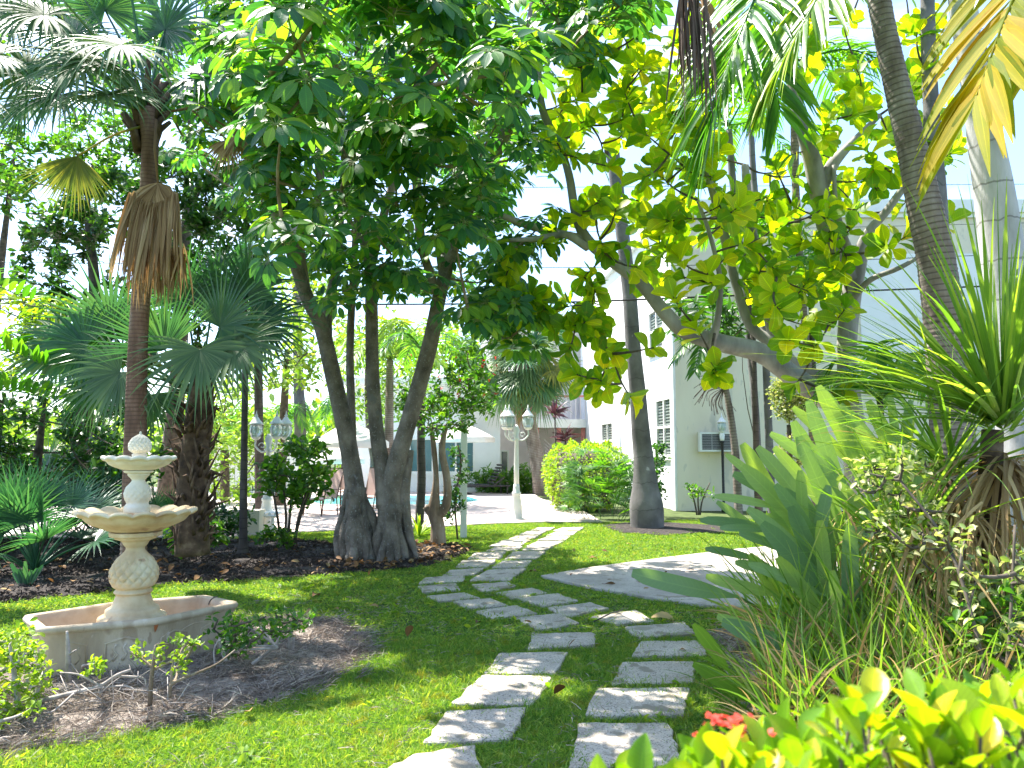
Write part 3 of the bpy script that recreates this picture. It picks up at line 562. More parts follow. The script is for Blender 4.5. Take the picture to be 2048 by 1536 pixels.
# --- wall air conditioner
AC = Thing('air_conditioner', ptf(.62, 1.5, 0), 'grey louvred air conditioner sticking out of the cream wall by the garden lamp', 'air conditioner')
au, az, aw, ah = .55, 1.52, .95, .50
AC.part('case', join([obox(ptf, au, az, au + .05, az + ah, -.24, .1), obox(ptf, au + aw - .05, az, au + aw, az + ah, -.24, .1), obox(ptf, au + .05, az + ah - .05, au + aw - .05, az + ah, -.24, .1), obox(ptf, au + .05, az, au + aw - .05, az + .05, -.24, .1)]), M['offwhite'], smooth=False)
AC.part('coil', obox(ptf, au + .05, az + .05, au + aw - .05, az + ah - .05, -.17, .1), M['grille'], smooth=False)
for k in range(9): AC.part('louvre', obox(ptf, au + .052, az + .07 + k * .042, au + aw - .052, az + .085 + k * .042, -.232, -.19), M['alu'], smooth=False)
AC.part('divider', obox(ptf, au + .30, az + .052, au + .315, az + ah - .052, -.236, -.2), M['alu'], smooth=False)
# --- white building across the pool with blue-green glazing
B1 = G(700, 985); X2 = G(1000, 985)[0]; W1 = X2 - B1[0]
H2 = Thing('pool_house', B1, 'low white building with blue-green windows across the pool', 'building')
def hx(u): return (u - 1024) / F * (B1[1]) - B1[0]
hz = lambda v: 1.5 + (905 - v) / F * B1[1]
hl = [(hx(818), hz(946), hx(868), hz(876)), (hx(874), hz(946), hx(950), hz(876)), (hx(738), hz(946), hx(800), hz(876))]
gw, ptp = wall(B1, (1, 0, 0), W1, hz(770), hl); H2.part('wall', gw, M['stucco_white'], smooth=False)
for q in hl: window(H2, ptp, q, 2, 1, False, 'teal')
H2.part('roof', obox(ptp, -.3, hz(770), W1 + .3, hz(770) + .25, -.4, 6), M['white'], smooth=False)
# --- cream and pink house with coral posts behind the hedge
B2 = G(960, 975); X3 = G(1300, 975)[0]
H3 = Thing('balcony_house', B2, 'pale pink house with coral posts and a balcony behind the clipped hedge', 'house')
gx = lambda u: (u - 1024) / F * B2[1] - B2[0]; gz = lambda v: 1.5 + (905 - v) / F * B2[1]
h3 = [(gx(1000), gz(960), gx(1018), gz(900)), (gx(1168), gz(925), gx(1182), gz(888)), (gx(1085), gz(770), gx(1130), gz(735))]
gw, ptb = wall(B2, (1, 0, 0), X3 - B2[0], gz(640), h3); H3.part('wall', gw, M['pinkish'], smooth=False)
for q in h3: window(H3, ptb, q, 1, 1, False, 'glass', 'offwhite')
H3.part('balcony', obox(ptb, gx(1060), gz(858), gx(1300), gz(842), -1.6, -.002), M['white'], smooth=False)
for u in (1068, 1110, 1156, 1200): H3.part('post', obox(ptb, gx(u), 0.0, gx(u) + .16, gz(858) - .002, -1.5, -1.34), M['coral'], smooth=False)
for k in range(26): H3.part('baluster', obox(ptb, gx(1062) + k * .2, gz(842) + .002, gx(1062) + k * .2 + .03, gz(800), -1.55, -1.52), M['pinkish'], smooth=False)
H3.part('rail', obox(ptb, gx(1060), gz(800) + .002, gx(1300), gz(796), -1.57, -1.50), M['coral'], smooth=False)
for k in range(9): H3.part('stair_rail', tube([ptb(gx(1085) + k * .02, gz(880) - k * .16, -1.2), ptb(gx(1165), gz(960) - k * .16, -1.2)], .025, 5), M['pinkish'])
H3.part('roof', obox(ptb, -.3, gz(640), X3 - B2[0] + .3, gz(640) + .25, -.4, 8), M['white'], smooth=False)
# --- pale fence far left by the deck
FN = Thing('garden_fence', G(380, 992), 'pale blue-grey board fence beyond the deck, left of the lamp post', 'fence')
fb = G(380, 992)
for k in range(22): FN.part('board', box(fb[0] + k * .17, fb[1], 0, fb[0] + k * .17 + .15, fb[1] + .03, 1.75 + .01 * (k % 3)), M['alu'] if False else M['offwhite'], smooth=False)
# ================================================================== FOUNTAIN
FY = 5.58; fc = P(276, 980, FY) * [1, 1, 0]
RX = lambda px_: px_ / F * FY
def scal(n, amp, zamp, zr):
    def f(pr, a):
        k = np.clip((pr[:, 1] - zr[0]) / (zr[1] - zr[0]), 0, 1)[:, None]; s = np.abs(np.sin(a * n / 2))[None, :] ** .7
        return 1 + amp * k * (s - .5) * np.minimum(1, pr[:, :1] / .05), zamp * k * (s - .5) * np.minimum(1, pr[:, :1] / max(pr[:, 0].max() * .8, .01)) ** 2
    return f
FT = Thing('fountain', fc, 'cream stone fountain with two scalloped bowls and a pineapple finial in a six-sided basin', 'fountain')
rim_px = [(46, 1231), (78, 1257), (312, 1239), (478, 1204), (410, 1190), (234, 1203)]
ring = np.array([G(u, v, .36)[:2] for u, v in rim_px]); cc = ring.mean(0)
ring = np.vstack([ring[i] + (ring[(i + 1) % 6] - ring[i]) * t for i in range(6) for t in (.0, .06, .5, .94)])
ring = np.vstack([.25 * ring[i - 1] + .5 * ring[i] + .25 * ring[(i + 1) % len(ring)] if i % 4 == 0 else ring[i] for i in range(len(ring))])
n = len(ring); cen = ring.mean(0)
def off(r, d): return r + norm(cen - r) * d
rows = [(off(ring, .06), 0.0), (off(ring, .05), .03), (off(ring, .045), .055), (off(ring, .050), .10), (off(ring, .035), .26), (off(ring, .018), .305), (off(ring, .012), .315), (off(ring, -.004), .325), (off(ring, -.008), .345), (off(ring, .004), .362), (off(ring, .035), .364), (off(ring, .055), .354), (off(ring, .068), .30), (off(ring, .11), .06)]
V = np.vstack([np.column_stack([r, np.full(n, z)]) for r, z in rows]); fs = [(k * n + i, k * n + (i + 1) % n, (k + 1) * n + (i + 1) % n, (k + 1) * n + i) for k in range(len(rows) - 1) for i in range(n)]
bo = FT.part('basin', polys(V, fs + [tuple(range((len(rows) - 1) * n, len(rows) * n))]), M['basin'])
bo.data.materials.append(M['basin_in'])
for p in bo.data.polygons:
    if p.index >= 11 * n: p.material_index = 1
# raised arch and panel relief on the sides of the basin
for (i, j, kind) in ((1, 2, 0), (2, 3, 1)):
    p, q = (np.array(G(*rim_px[k], .36)[:2]) for k in (i, j)); ux = norm(q - p); ln = np.linalg.norm(q - p); nn = np.array([ux[1], -ux[0]]);
    if nn @ (p - cen) < 0: nn = -nn
    X = lambda s, z, d=-.028: np.array([*(p + ux * s - nn * (-d) * -1 * -1), z])
    X = lambda s, z: np.array([*(p + ux * s + nn * (-.030 - (.32 - z) * .06 )), z])
    if kind: FT.part('relief', tube([X(ln * (.08 + .84 * t), .10 + .17 * sin(pi * t)) for t in np.linspace(0, 1, 14)], .008, 5), M['basin'], bo)
    for a_, b_ in ((.10, .40), (.56, .90)):
        FT.part('relief', tube([X(ln * a_, .07), X(ln * a_, .22), X(ln * (a_ + b_) / 2, .25), X(ln * b_, .22), X(ln * b_, .07)], .009, 5), M['basin'], bo)
        for k in range(3):
            s0 = a_ + (b_ - a_) * (k + 1) / 4; FT.part('relief', tube([X(ln * (s0 - .02), .10), X(ln * (s0 + .02), .14), X(ln * (s0 - .015), .18), X(ln * (s0 + .01), .21)], .009, 5), M['basin'], bo)
pr = np.array([*G(312, 1241, .35)[:2], .345]); dr = norm(pr[:2] - cen)
FT.part('rust_stain', polys([np.array([*(pr[:2] + dr * (.012 - (.33 - z) * .25 if z < .33 else .012) + np.array([-dr[1], dr[0]]) * x), z]) for x, z in ((-.016, .35), (.016, .35), (.012, .31), (.006, .285), (-.003, .268), (-.010, .29))], [(0, 5, 4, 3, 2, 1)]), M['rust'], bo, smooth=False)
zf = lambda v: float(P(281, v, FY)[2])
def prof(rows): return smoothline([(RX(r), zf(v)) for r, v in rows], 3)
ped = prof([(64, 1262), (62, 1240), (60, 1230), (50, 1226), (48, 1216), (40, 1211), (36, 1204), (33, 1196), (31, 1190), (31, 1186)])
FT.part('pedestal', lathe(ped, 40, (fc[0], fc[1], 0)), M['stone'])
def diamonds(amp, n, ztop, zbot):
    def f(pr, a):
        t = ((pr[:, 1] - zbot) / (ztop - zbot))[:, None]; u1 = np.abs(((a[None] * n / 2 / pi + t * 3.0) % 1) - .5) * 2; u2 = np.abs(((a[None] * n / 2 / pi - t * 3.0) % 1) - .5) * 2
        gq = np.minimum(1 - np.exp(-(1 - u1) * 4), 1 - np.exp(-(1 - u2) * 4)); k = np.clip(t * 6, 0, 1) * np.clip((1 - t) * 6, 0, 1)
        return 1 + amp * (gq - .7) * k, 0 * gq
    return f
urn = smoothline([(RX(31), zf(1187)), (RX(35), zf(1182)), (RX(31), zf(1176)), (RX(38), zf(1170)), (RX(43), zf(1156)), (RX(44), zf(1145)), (RX(40), zf(1130)), (RX(31), zf(1115)), (RX(20), zf(1103)), (RX(17), zf(1096)), (RX(19), zf(1090))], 7)
FT.part('urn', lathe(urn, 128, (fc[0], fc[1], 0), diamonds(.12, 14, zf(1105), zf(1172))), M['stone'])
FT.part('collar', lathe(prof([(19, 1092), (22, 1088), (26, 1081), (36, 1077), (38, 1074), (46, 1071), (47, 1067), (47, 1063), (30, 1062)]), 96, (fc[0], fc[1], 0), scal(14, .05, 0, (zf(1090), zf(1075)))), M['stone'])
def bowl(R, vb, vt, vrim, rb, nl):
    rows = [(rb * .2, vb), (rb, vb - 1), (R * .55, vb - (vb - vt) * .18), (R * .80, vb - (vb - vt) * .52), (R * .90, vb - (vb - vt) * .85), (R * .97, vt + 2), (R * 1.02, vt - 1), (R, vt - 5), (R * .93, vt - 6), (R * .8, vt + 2), (R * .5, vb - (vb - vt) * .30), (3, vb - (vb - vt) * .2)]
    pr = smoothline([(RX(r), zf(v)) for r, v in rows], 4); return lathe(pr, 160, (fc[0], fc[1], 0), scal(nl, .06, RX(7 * R / 120), (zf(vb - (vb - vt) * .3), zf(vt - 2))))
FT.part('bowl', bowl(107, 1062, 1026, 1012, 44, 16), [M['stone']], label='wide lower scalloped bowl')
FT.part('urn', lathe(smoothline([(RX(24), zf(1024)), (RX(24), zf(1014)), (RX(20), zf(1006)), (RX(24), zf(996)), (RX(25), zf(986)), (RX(22), zf(975)), (RX(15), zf(966)), (RX(12), zf(961)), (RX(14), zf(957)), (RX(20), zf(950)), (RX(20), zf(947)), (RX(26), zf(945)), (RX(26), zf(941)), (RX(10), zf(940))], 6), 112, (fc[0], fc[1], 0), diamonds(.10, 12, zf(966), zf(1008))), M['stone_white'])
FT.part('bowl', bowl(66, 941, 919, 910, 26, 14), M['stone_white'], label='small upper scalloped bowl')
FT.part('finial', lathe(smoothline([(RX(13), zf(916)), (RX(14), zf(909)), (RX(12), zf(907)), (RX(19), zf(901)), (RX(21), zf(893)), (RX(19), zf(883)), (RX(13), zf(875)), (RX(6), zf(870)), (RX(2.5), zf(868)), (RX(2), zf(864)), (RX(.5), zf(863))], 7), 96, (fc[0], fc[1], 0), diamonds(.14, 14, zf(870), zf(906))), M['stone_white'])
bc = np.array([*cen, 0]); hose = [np.array([*(G(418, 1207, .36)[:2]), .366]), np.array([*G(424, 1198, .40)[:2], .40]), np.array([*G(432, 1193, .41)[:2], .41])]
solo('black_hose', tube(smoothline([G(417, 1210, .30), G(420, 1202, .375), G(426, 1196, .40), G(434, 1193, .38)], 4), .005, 6), M['cable'], base=hose[0], label='thin black hose curling over the back rim of the fountain basin', cat='hose')
# ================================================================== LAMP POSTS
def lantern(t, c, s, par=None, glass='lampglass', mt='offwhite'):
    x, y, z = c; o = t.part('lantern', lathe(np.array([(.02, 0), (.06, .015), (.085, .05), (.09, .06), (.07, .062)]) * s, 12, c), M[mt])
    t.part('glass', lathe(np.array([(.075, .062), (.105, .13), (.11, .20), (.085, .27), (.08, .272)]) * s, 12, c), M[glass], o)
    t.part('cap', lathe(np.array([(.09, .270), (.125, .275), (.11, .30), (.06, .36), (.035, .40), (.02, .42), (.03, .435), (.012, .46), (.004, .52)]) * s, 16, c), M[mt], o)
    t.part('bars', join([tube([(x + r1 * s * cos(a), y + r1 * s * sin(a), z + z1 * s) for r1, z1 in ((.078, .06), (.109, .13), (.114, .20), (.09, .272))], .006 * s, 4) for a in np.arange(6) * pi / 3]), M[mt], o, kind='stuff')
def lamp_post(base, h, lamps, label, scale=1.0, arm=.25):
    t = Thing('lamp_post', base, label, 'lamp post', 'white multi-lantern lamp posts'); bx, by, bz = base
    t.part('base', lathe([(.17, 0), (.17, .05), (.13, .07), (.125, .30), (.11, .42), (.085, .56), (.10, .58), (.10, .62), (.075, .64), (.07, .74), (.06, .80)], 16, base), M['offwhite'])
    t.part('pole', lathe([(.058, .78), (.056, 1.2), (.045, h - .35), (.06, h - .33), (.06, h - .28), (.04, h - .26), (.075, h - .12), (.05, h - .05), (.02, h)], 16, base), M['offwhite'])
    for a, r, dz in lamps:
        e = np.array([bx + arm * r * cos(a), by + arm * r * sin(a), bz + h - .12 + dz]); c = np.array([bx, by, bz + h - .30])
        if r > 0:
            s0 = c; pts = smoothline([s0, (s0 + e) / 2 + [0, 0, -.14], e + [0, 0, -.12], e], 5); t.part('arm', tube(pts, .018, 6), M['offwhite'])
            t.part('scroll', tube([c + (e - c) * .5 + np.array([0, 0, -.02]) + .07 * np.array([cos(a) * cos(q), sin(a) * cos(q), sin(q)]) * (1 - q / 9) for q in np.linspace(0, 5.5, 14)], .010, 5), M['offwhite'])
        lantern(t, e, 1.1)
    return t
b = G(1033, 1041); lamp_post(b, 2.02 + .1, [(pi * .93, 1, 0), (.12, 1.05, 0.0), (-pi * .74, .95, -.01)], 'white cast lamp post at the near edge of the deck, before the shaggy palm')
b = G(532, 1062); lamp_post(b, 1.86, [(pi, 1, 0), (0.25, 1.25, 0), (-.75, 1.15, 0)], 'white cast lamp post behind the leafy shrub, beside the slender dark trunk')
# plain white post with a climber
PS = Thing('white_post', G(927, 1076), 'plain square white post with a creeper winding up it, beside the pruned little tree', 'post'); pb = G(927, 1076)
PS.part('post', box(pb[0] - .055, pb[1] - .055, 0, pb[0] + .055, pb[1] + .055, 2.12), M['offwhite'], smooth=False)
PS.part('cap', box(pb[0] - .075, pb[1] - .075, 2.122, pb[0] + .075, pb[1] + .075, 2.17), M['offwhite'], smooth=False)
# garden lamp: black pole, white head
g0 = G(1448, 1024); GL = Thing('garden_lamp', g0, 'black pole garden lamp with a white lantern head in front of the cream wall', 'lamp')
GL.part('pole', lathe([(.07, 0), (.06, .1), (.035, .14), (.035, 1.72), (.05, 1.76), (.05, 1.80)], 12, g0), M['black'])
GL.part('neck', lathe([(.055, 1.80), (.06, 1.85), (.07, 1.95), (.05, 1.99), (.07, 2.03)], 12, g0), M['white']); lantern(GL, g0 + [0, 0, 1.99], 1.0, None, 'lampglass', 'white')
# little plaque on the royal palm
pq = P(1255, 797, 13.75); SG = Thing('tree_plaque', pq, 'small white framed plaque fixed to the trunk of the grey royal palm', 'plaque')
SG.part('frame', box(pq[0] - .06, pq[1] - .02, pq[2] - .13, pq[0] + .06, pq[1] + .02, pq[2] + .13), M['white'], smooth=False)
SG.part('print', box(pq[0] - .042, pq[1] - .026, pq[2] - .03, pq[0] + .042, pq[1] - .022, pq[2] + .06), M['alu'], smooth=False)
SG.part('print', box(pq[0] - .042, pq[1] - .026, pq[2] - .10, pq[0] + .042, pq[1] - .022, pq[2] - .06), M['grille'], smooth=False)
SG.part('bracket', box(pq[0] + .062, pq[1] - .01, pq[2] - .02, pq[0] + .18, pq[1] + .01, pq[2] + .02), M['alu'], smooth=False)
# ================================================================== POOLSIDE FURNITURE
def umbrella(u, vt, vr, wpx, Y, label):
    base = np.array([(u - CX) / F * Y, Y, 0]); R = wpx / 2 / F * Y; zt = P(u, vt, Y)[2]; zr = P(u, vr, Y)[2]
    t = Thing('sun_umbrella', base, label, 'umbrella', 'white umbrellas by the pool'); n = 8
    t.part('pole', lathe([(.025, 0), (.025, zt - .05)], 10, base), M['bronze']); t.part('foot', lathe([(.28, 0), (.28, .05), (.06, .09), (.05, .3)], 16, base), M['darkwood'])
    for k in range(n):
        a0, a1 = 2 * pi * k / n, 2 * pi * (k + 1) / n; V = []; m = 5
        for i in range(m + 1):
            f = i / m
            for j in range(4):
                a = a0 + (a1 - a0) * j / 3; sag = 1 - .05 * f * (1 if 0 < j < 3 else 0); V.append(base + [R * f * cos(a) * sag, R * f * sin(a) * sag, zt + (zr - zt) * (f ** 1.25)])
        for j in range(4): q = V[m * 4 + j] + [0, 0, -.16]; V.append(q)
        t.part('canopy_panel', polys(V, [(i * 4 + j, i * 4 + j + 1, i * 4 + j + 5, i * 4 + j + 4) for i in range(m + 1) for j in range(3)]), M['canvas'])
        t.part('rib', tube([base + [.02, 0, zt - .05], base + [R * .98 * cos(a0), R * .98 * sin(a0), zr - .01]], .008, 4), M['bronze'])
    t.part('finial', lathe([(.04, zt - .02), (.04, zt + .03), (.01, zt + .09)], 10, base), M['canvas'])
umbrella(703, 843, 884, 152, 20.5, 'larger white umbrella by the pool, seen past the forked trunks')
umbrella(672, 893, 918, 118, 25.5, 'smaller white umbrella beyond the pool, under the larger one')
umbrella(930, 848, 876, 120, 27.0, 'white umbrella behind the lamp post, right of the pool')
def sling_chair(base, rz, label):
    t = Thing('sling_chair', base, label, 'chair', 'sling chairs on the deck'); R = Matrix.Rotation(rz, 4, 'Z'); q = lambda *p: [np.array(R @ Vector(x)) + base for x in p]
    for s in (-.29, .29):
        t.part('frame', tube(q((s, .0, .0), (s, .0, .62), (s, .48, .64), (s, .62, .0)), .016, 6), M['bronze']); t.part('back_post', tube(q((s * .92, .05, .0), (s * .92, .10, .42), (s * .92, -.12, 1.12)), .015, 6), M['bronze'])
    t.part('crossbar', tube(q((-.27, -.12, 1.12), (.27, -.12, 1.12)), .014, 6), M['bronze']); t.part('crossbar', tube(q((-.27, .58, .40), (.27, .58, .40)), .014, 6), M['bronze']); t.part('crossbar', tube(q((-.27, .05, .12), (.27, .05, .12)), .014, 6), M['bronze'])
    def slab_(a, b, c, d, th=.012): V = [np.array(x) for x in q(a, b, c, d)]; nn = norm(np.cross(V[1] - V[0], V[3] - V[0])) * th; return polys([*V, *[v + nn for v in V]], [(3, 2, 1, 0), (4, 5, 6, 7), (0, 1, 5, 4), (1, 2, 6, 5), (2, 3, 7, 6), (3, 0, 4, 7)])
    t.part('seat', slab_((-.26, .08, .42), (.26, .08, .42), (.26, .58, .41), (-.26, .58, .41)), M['mesh'], smooth=False); t.part('backrest', slab_((-.26, .08, .44), (-.26, -.11, 1.10), (.26, -.11, 1.10), (.26, .08, .44)), M['mesh'], smooth=False)
sling_chair(G(662, 1031), 2.6, 'tan sling chair with bronze frame, on the deck left of the forked trunks')
sling_chair(G(752, 1026), 2.75, 'tan sling chair with bronze frame, seen between the two forked trunks')
sling_chair(G(700, 1010), 2.9, 'sling chair farthest back by the pool edge, behind the leaning trunk')
def lounger(base, rz, label, mt, tilt):
    t = Thing('sun_lounger', base, label, 'lounger', 'loungers on the deck'); R = Matrix.Rotation(rz, 4, 'Z'); q = lambda *p: [np.array(R @ Vector(x)) + base for x in p]
    def bar(a, b, r=.03): return tube(q(a, b), r, 4)
    for s in (-.32, .32):
        t.part('rail', bar((s, -1., .32), (s, .9, .32)), M[mt], smooth=False); t.part('arm_brace', bar((s, .25, .32), (s, .7, .32 + .62 * sin(tilt) * .6)), M[mt], smooth=False)
        for y in (-.9, .8): t.part('leg', bar((s, y, 0), (s, y, .32)), M[mt], smooth=False)
    for k in range(10): y = -.95 + k * .12; t.part('slat', bar((-.32, y, .36), (.32, y, .36), .034), M[mt], smooth=False)
    for k in range(7): d = .08 + k * .12; t.part('slat', bar((-.32, .25 + d * cos(tilt), .36 + d * sin(tilt)), (.32, .25 + d * cos(tilt), .36 + d * sin(tilt)), .034), M[mt], smooth=False)
lounger(G(966, 990), -1.2, 'dark wooden lounger with raised back on the far side of the deck', 'darkwood', 1.05)
lounger(G(470, 1062), 1.45, 'white lounger with raised back at the left edge of the deck', 'white', .6)
# low white planter wall, left of the deck
solo('planter_wall', join([box(G(420, 1068)[0], 13.9, 0, G(420, 1068)[0] + .95, 14.25, .44)]), M['stucco'], base=G(440, 1068), smooth=False, label='low cream block wall under the white lounger, left edge of the deck', cat='wall')
# ================================================================== POWER LINES
def cable(pts, r, label, sag=0.0):
    p = smoothline(pts, 6); p[:, 2] -= sag * np.sin(np.linspace(0, pi, len(p))); solo('power_line', tube(p, r, 6), M['cable'], base=p[0], label=label, cat='cable')
cable([P(-300, 604, 13.2), P(200, 608, 13.2), P(1000, 607, 13.2), P(1500, 590, 13.2), P(2300, 560, 13.2)], .016, 'thick black cable crossing behind the trunks above the lamp posts')
cable([P(-300, 520, 14.5), P(900, 534, 14.5), P(1400, 530, 14.5), P(2300, 498, 14.5)], .007, 'thin black wire just above the thick cable')
cable([P(600, 448, 16), P(1200, 463, 16), P(2300, 440, 16)], .005, 'thin wire across the house front below its cornice')
cable([P(900, 376, 17), P(1500, 372, 17), P(2400, 366, 17)], .006, 'thin wire running level with the roof edge of the white house')
cable([P(900, 40, 18), P(1500, 54, 18), P(2400, 60, 18)], .007, 'upper wire against the blue sky')
cable([P(900, 90, 18), P(1500, 90, 18), P(2400, 86, 18)], .007, 'second wire against the blue sky, under the upper one')
# ================================================================== PLANTS
def fan_geo(hub, out, nrm, R, nseg=34, spread=4.4, g=.45, stalk=None, hang=0., jit=.05, wf=1.0, cup=.12):
    out = norm(out); nrm = norm(np.asarray(nrm, float) - out * (np.asarray(nrm) @ out)); sd = np.cross(out, nrm)
    a = np.linspace(-spread / 2, spread / 2, nseg) + RNG.normal(0, jit * .3, nseg); D = out * np.cos(a)[:, None] + sd * np.sin(a)[:, None] + nrm * cup
    L = R * (1 - .22 * np.abs(a / (spread / 2)) ** 2) * U(.88, 1.05, nseg); W = (spread / nseg) * R * .44 * wf
    Nn = nrm + D * 0; s = blades(np.repeat(hub[None], nseg, 0), D, Nn, L, W, np.array([.12, .55, .95, .9, .6, .34, .16, .02]), g * U(.5, 1.3, nseg), .32)
    gs = [s]
    if stalk is not None:
        m = (stalk + hub) / 2 + np.array([0, 0, .06 * np.linalg.norm(hub - stalk)]); pts = smoothline([stalk, m, hub], 4); gs.append(tube(pts, np.linspace(.018, .009, len(pts)) * (R / .8), 5))
    return join(gs)
def fan(th, hub, out, nrm, R, mat, **kw): return th.part('frond', fan_geo(np.asarray(hub, float), np.asarray(out, float), np.asarray(nrm, float), R, **kw), M[mat])
def pinnate(pts, n, L, W, mat_g=.5, sweep=.55, droop=.25, prof=LANCE, vee=.3, r0=.02, ends=(.08, 1.), taper=.6):
    pts = smoothline(pts, 6); s = np.linspace(ends[0], ends[1], n); idx = s * (len(pts) - 1); i0 = np.minimum(idx.astype(int), len(pts) - 2); f = (idx - i0)[:, None]
    p = pts[i0] * (1 - f) + pts[i0 + 1] * f; t = norm(pts[i0 + 1] - pts[i0]); sd = norm(np.cross(t, [0, 0, 1.])); up = np.cross(sd, t); gs = [tube(pts, np.linspace(r0, r0 * .25, len(pts)), 6)]
    for sg in (-1, 1):
        D = sd * sg + t * sweep * (1 + s[:, None] * .8) + up * vee - np.array([0, 0, droop]) + RNG.normal(0, .09, (n, 3)); Ln = L * (1 - taper * np.abs(s - .4) ** 1.3) * U(.88, 1.1, n)
        gs.append(blades(p, D, up + RNG.normal(0, .25, (n, 3)), Ln, W * U(.85, 1.15, n), prof, mat_g * U(.7, 1.3, n), .25))
    return join(gs)
def palm_trunk(th, rows, mat, ring=.0, sides=16, n=10, part='trunk', label=None):
    q = smoothline(rows, n); pts = np.array([P(a, b, c) for a, b, c, d in q]); r = np.array([d * .5 * c / F for a, b, c, d in q])
    s = np.concatenate([[0], np.cumsum(np.linalg.norm(np.diff(pts, axis=0), axis=1))])
    if ring:
        m = int(s[-1] / ring * 4); t = np.linspace(0, s[-1], m); pts = np.column_stack([np.interp(t, s, pts[:, k]) for k in range(3)]); r = np.interp(t, s, r) * (1 + .035 * (np.abs(((t / ring + .35 * np.sin(t * 7.1) + .2 * np.sin(t * 17)) % 1) - .5) * 2 - .5) + RNG.normal(0, .008, m))
    mod = lambda t, a: 1 + .02 * np.sin(a * 3 + t * 9) + .012 * np.sin(a * 7 - t * 23)
    return th.part(part, tube(pts, r, sides, mod=mod), M[mat], label=label), pts, r
# ------------------------------------------------------------------ umbrella trees (two trunks' groups, one crown each)
def whorl_mesh(el, n, petiole, Lf, seed):
    """a compound leaf: stalk going out along +Y and up, then leaflets hanging like umbrella ribs"""
    st = np.array([0, 0, 0.]); hub = np.array([0, cos(el) * petiole, sin(el) * petiole]); ax = norm(np.array([0, cos(el) * .5, .85]))
    pt = smoothline([st, hub * .5 + [0, 0, petiole * .07], hub], 3); stalk = tube(pt, np.linspace(.007, .0045, len(pt)), 5)
    a = np.arange(n) * 2 * pi / n + U(-.12, .12, n); x = norm(np.cross(ax, [1, .2, 0.])); y = np.cross(ax, x)
    D0 = np.cos(a)[:, None] * x + np.sin(a)[:, None] * y + ax * .25; D0 = norm(D0); q = hub + D0 * .085
    stl = join([tube([hub, hub + d * .05 + ax * .005, b], .0028, 4, False) for d, b in zip(D0, q)])
    D = norm(D0 * 1.0 - np.array([0, 0, 1.]) * U(.35, .75, n)[:, None]); L = Lf * U(.82, 1.1, n)
    lf = blades(q, D, ax + D * .0 + RNG.normal(0, .12, (n, 3)), L, L * .42, np.array([.06, .55, .9, 1., .9, .6, .06]), U(.15, .5, n), .20)
    return join([lf, join([stalk, stl]).mi(1)])
WH = [mesh('compound_leaf', whorl_mesh(e, k, p_, l_, i), [M['schef'], M['schef_stalk']]) for i, (e, k, p_, l_) in enumerate([(.15, 10, .36, .25), (.5, 11, .40, .26), (.9, 12, .36, .27), (-.15, 9, .34, .24), (.3, 12, .44, .25), (.7, 9, .32, .28), (.0, 11, .42, .26), (1.15, 10, .30, .25)])]
WG = [None] * len(WH)
def whorls(th, tips, per, scale=1.0, spread_dn=True, maxn=300):
    """leaves around each branch tip; beyond the limit the smallest-looking ones are joined"""
    rows = []
    for t in tips:
        a0 = U(0, 6.28)
        for k in range(per + RNG.integers(-1, 2)):
            rows.append((t + np.array([0, 0, -.035 * k]) * scale, a0 + k * 2.4, RNG.integers(0, len(WH)), scale * U(.85, 1.15)))
    pos = np.array([r[0] for r in rows]); u, v, d = proj(pos); ins = (u > -120) & (u < 2150) & (v > -120) & (v < 1650); sc = ins / np.maximum(d, .3); order = np.argsort(-sc); rest = []
    for c, i in enumerate(order):
        p, a, w_, s = rows[i]; Mx = Matrix.Translation(p) @ Matrix.Rotation(U(.1, .75), 4, 'X') @ Matrix.Rotation(a, 4, 'Z') @ Matrix.Rotation(U(-.3, .3), 4, 'Y') @ Matrix.Rotation(U(-.25, .25), 4, 'X') @ Matrix.Scale(s, 4)
        if c < maxn and ins[i]: th.share('compound_leaf', WH[w_], np.array(Mx))
        else: rest.append((w_, np.array(Mx)))
    if rest:
        gs = []
        for w_ in set(r[0] for r in rest):
            me = WH[w_]; V = np.zeros(len(me.vertices) * 3); me.vertices.foreach_get('co', V); L = np.zeros(len(me.loops), int); me.loops.foreach_get('vertex_index', L)
            N = np.zeros(len(me.polygons), int); me.polygons.foreach_get('loop_total', N); A = np.zeros(len(V)); me.attributes['lc'].data.foreach_get('vector', A); mi = np.zeros(len(N), int); me.polygons.foreach_get('material_index', mi)
            gg = Geo(V.reshape(-1, 3), L, N, A.reshape(-1, 3), mi)
            for r in rest:
                if r[0] == w_: h = gg.xf(r[1]); h.A = h.A + [0, 0, U(0, 1)]; gs.append(h)
        th.part('foliage', join(gs), [M['schef'], M['schef_stalk']], kind='stuff')
def sproot(a, b, r, wob_=.03):
    pts = smoothline([a, (a + b) / 2 + RNG.normal(0, wob_, 3) * [1, .4, .3], b], 6); return tube(pts, r * (1 + .25 * np.sin(np.linspace(0, 9, len(pts)) + U(0, 6))), 7)
b0 = G(712, 1120); UT1 = Thing('umbrella_tree', b0, 'umbrella tree leaning left, standing on a buttress of fused aerial roots', 'tree')
YT = b0[1]
p, r = pxpath([(716, 1130, YT, 50), (714, 1060, YT, 44), (712, 1000, YT, 40), (705, 940, YT, 37), (690, 860, YT - .05, 35), (668, 760, YT - .1, 33), (642, 650, YT - .3, 30), (612, 590, YT - .5, 28), (572, 470, YT - .8, 25), (530, 380, YT - 1.0, 22), (480, 280, YT - 1.2, 19), (445, 200, YT - 1.4, 16), (420, 100, YT - 1.5, 12)])
UT1.part('trunk', tube(p, r, 16, mod=lambda t, a: 1 + .10 * np.maximum(0, .35 - t) * 3 * np.sin(a * 5 + t * 6) + .03 * np.sin(a * 3 + t * 20)), M['bark']); n1 = list(p[18:])
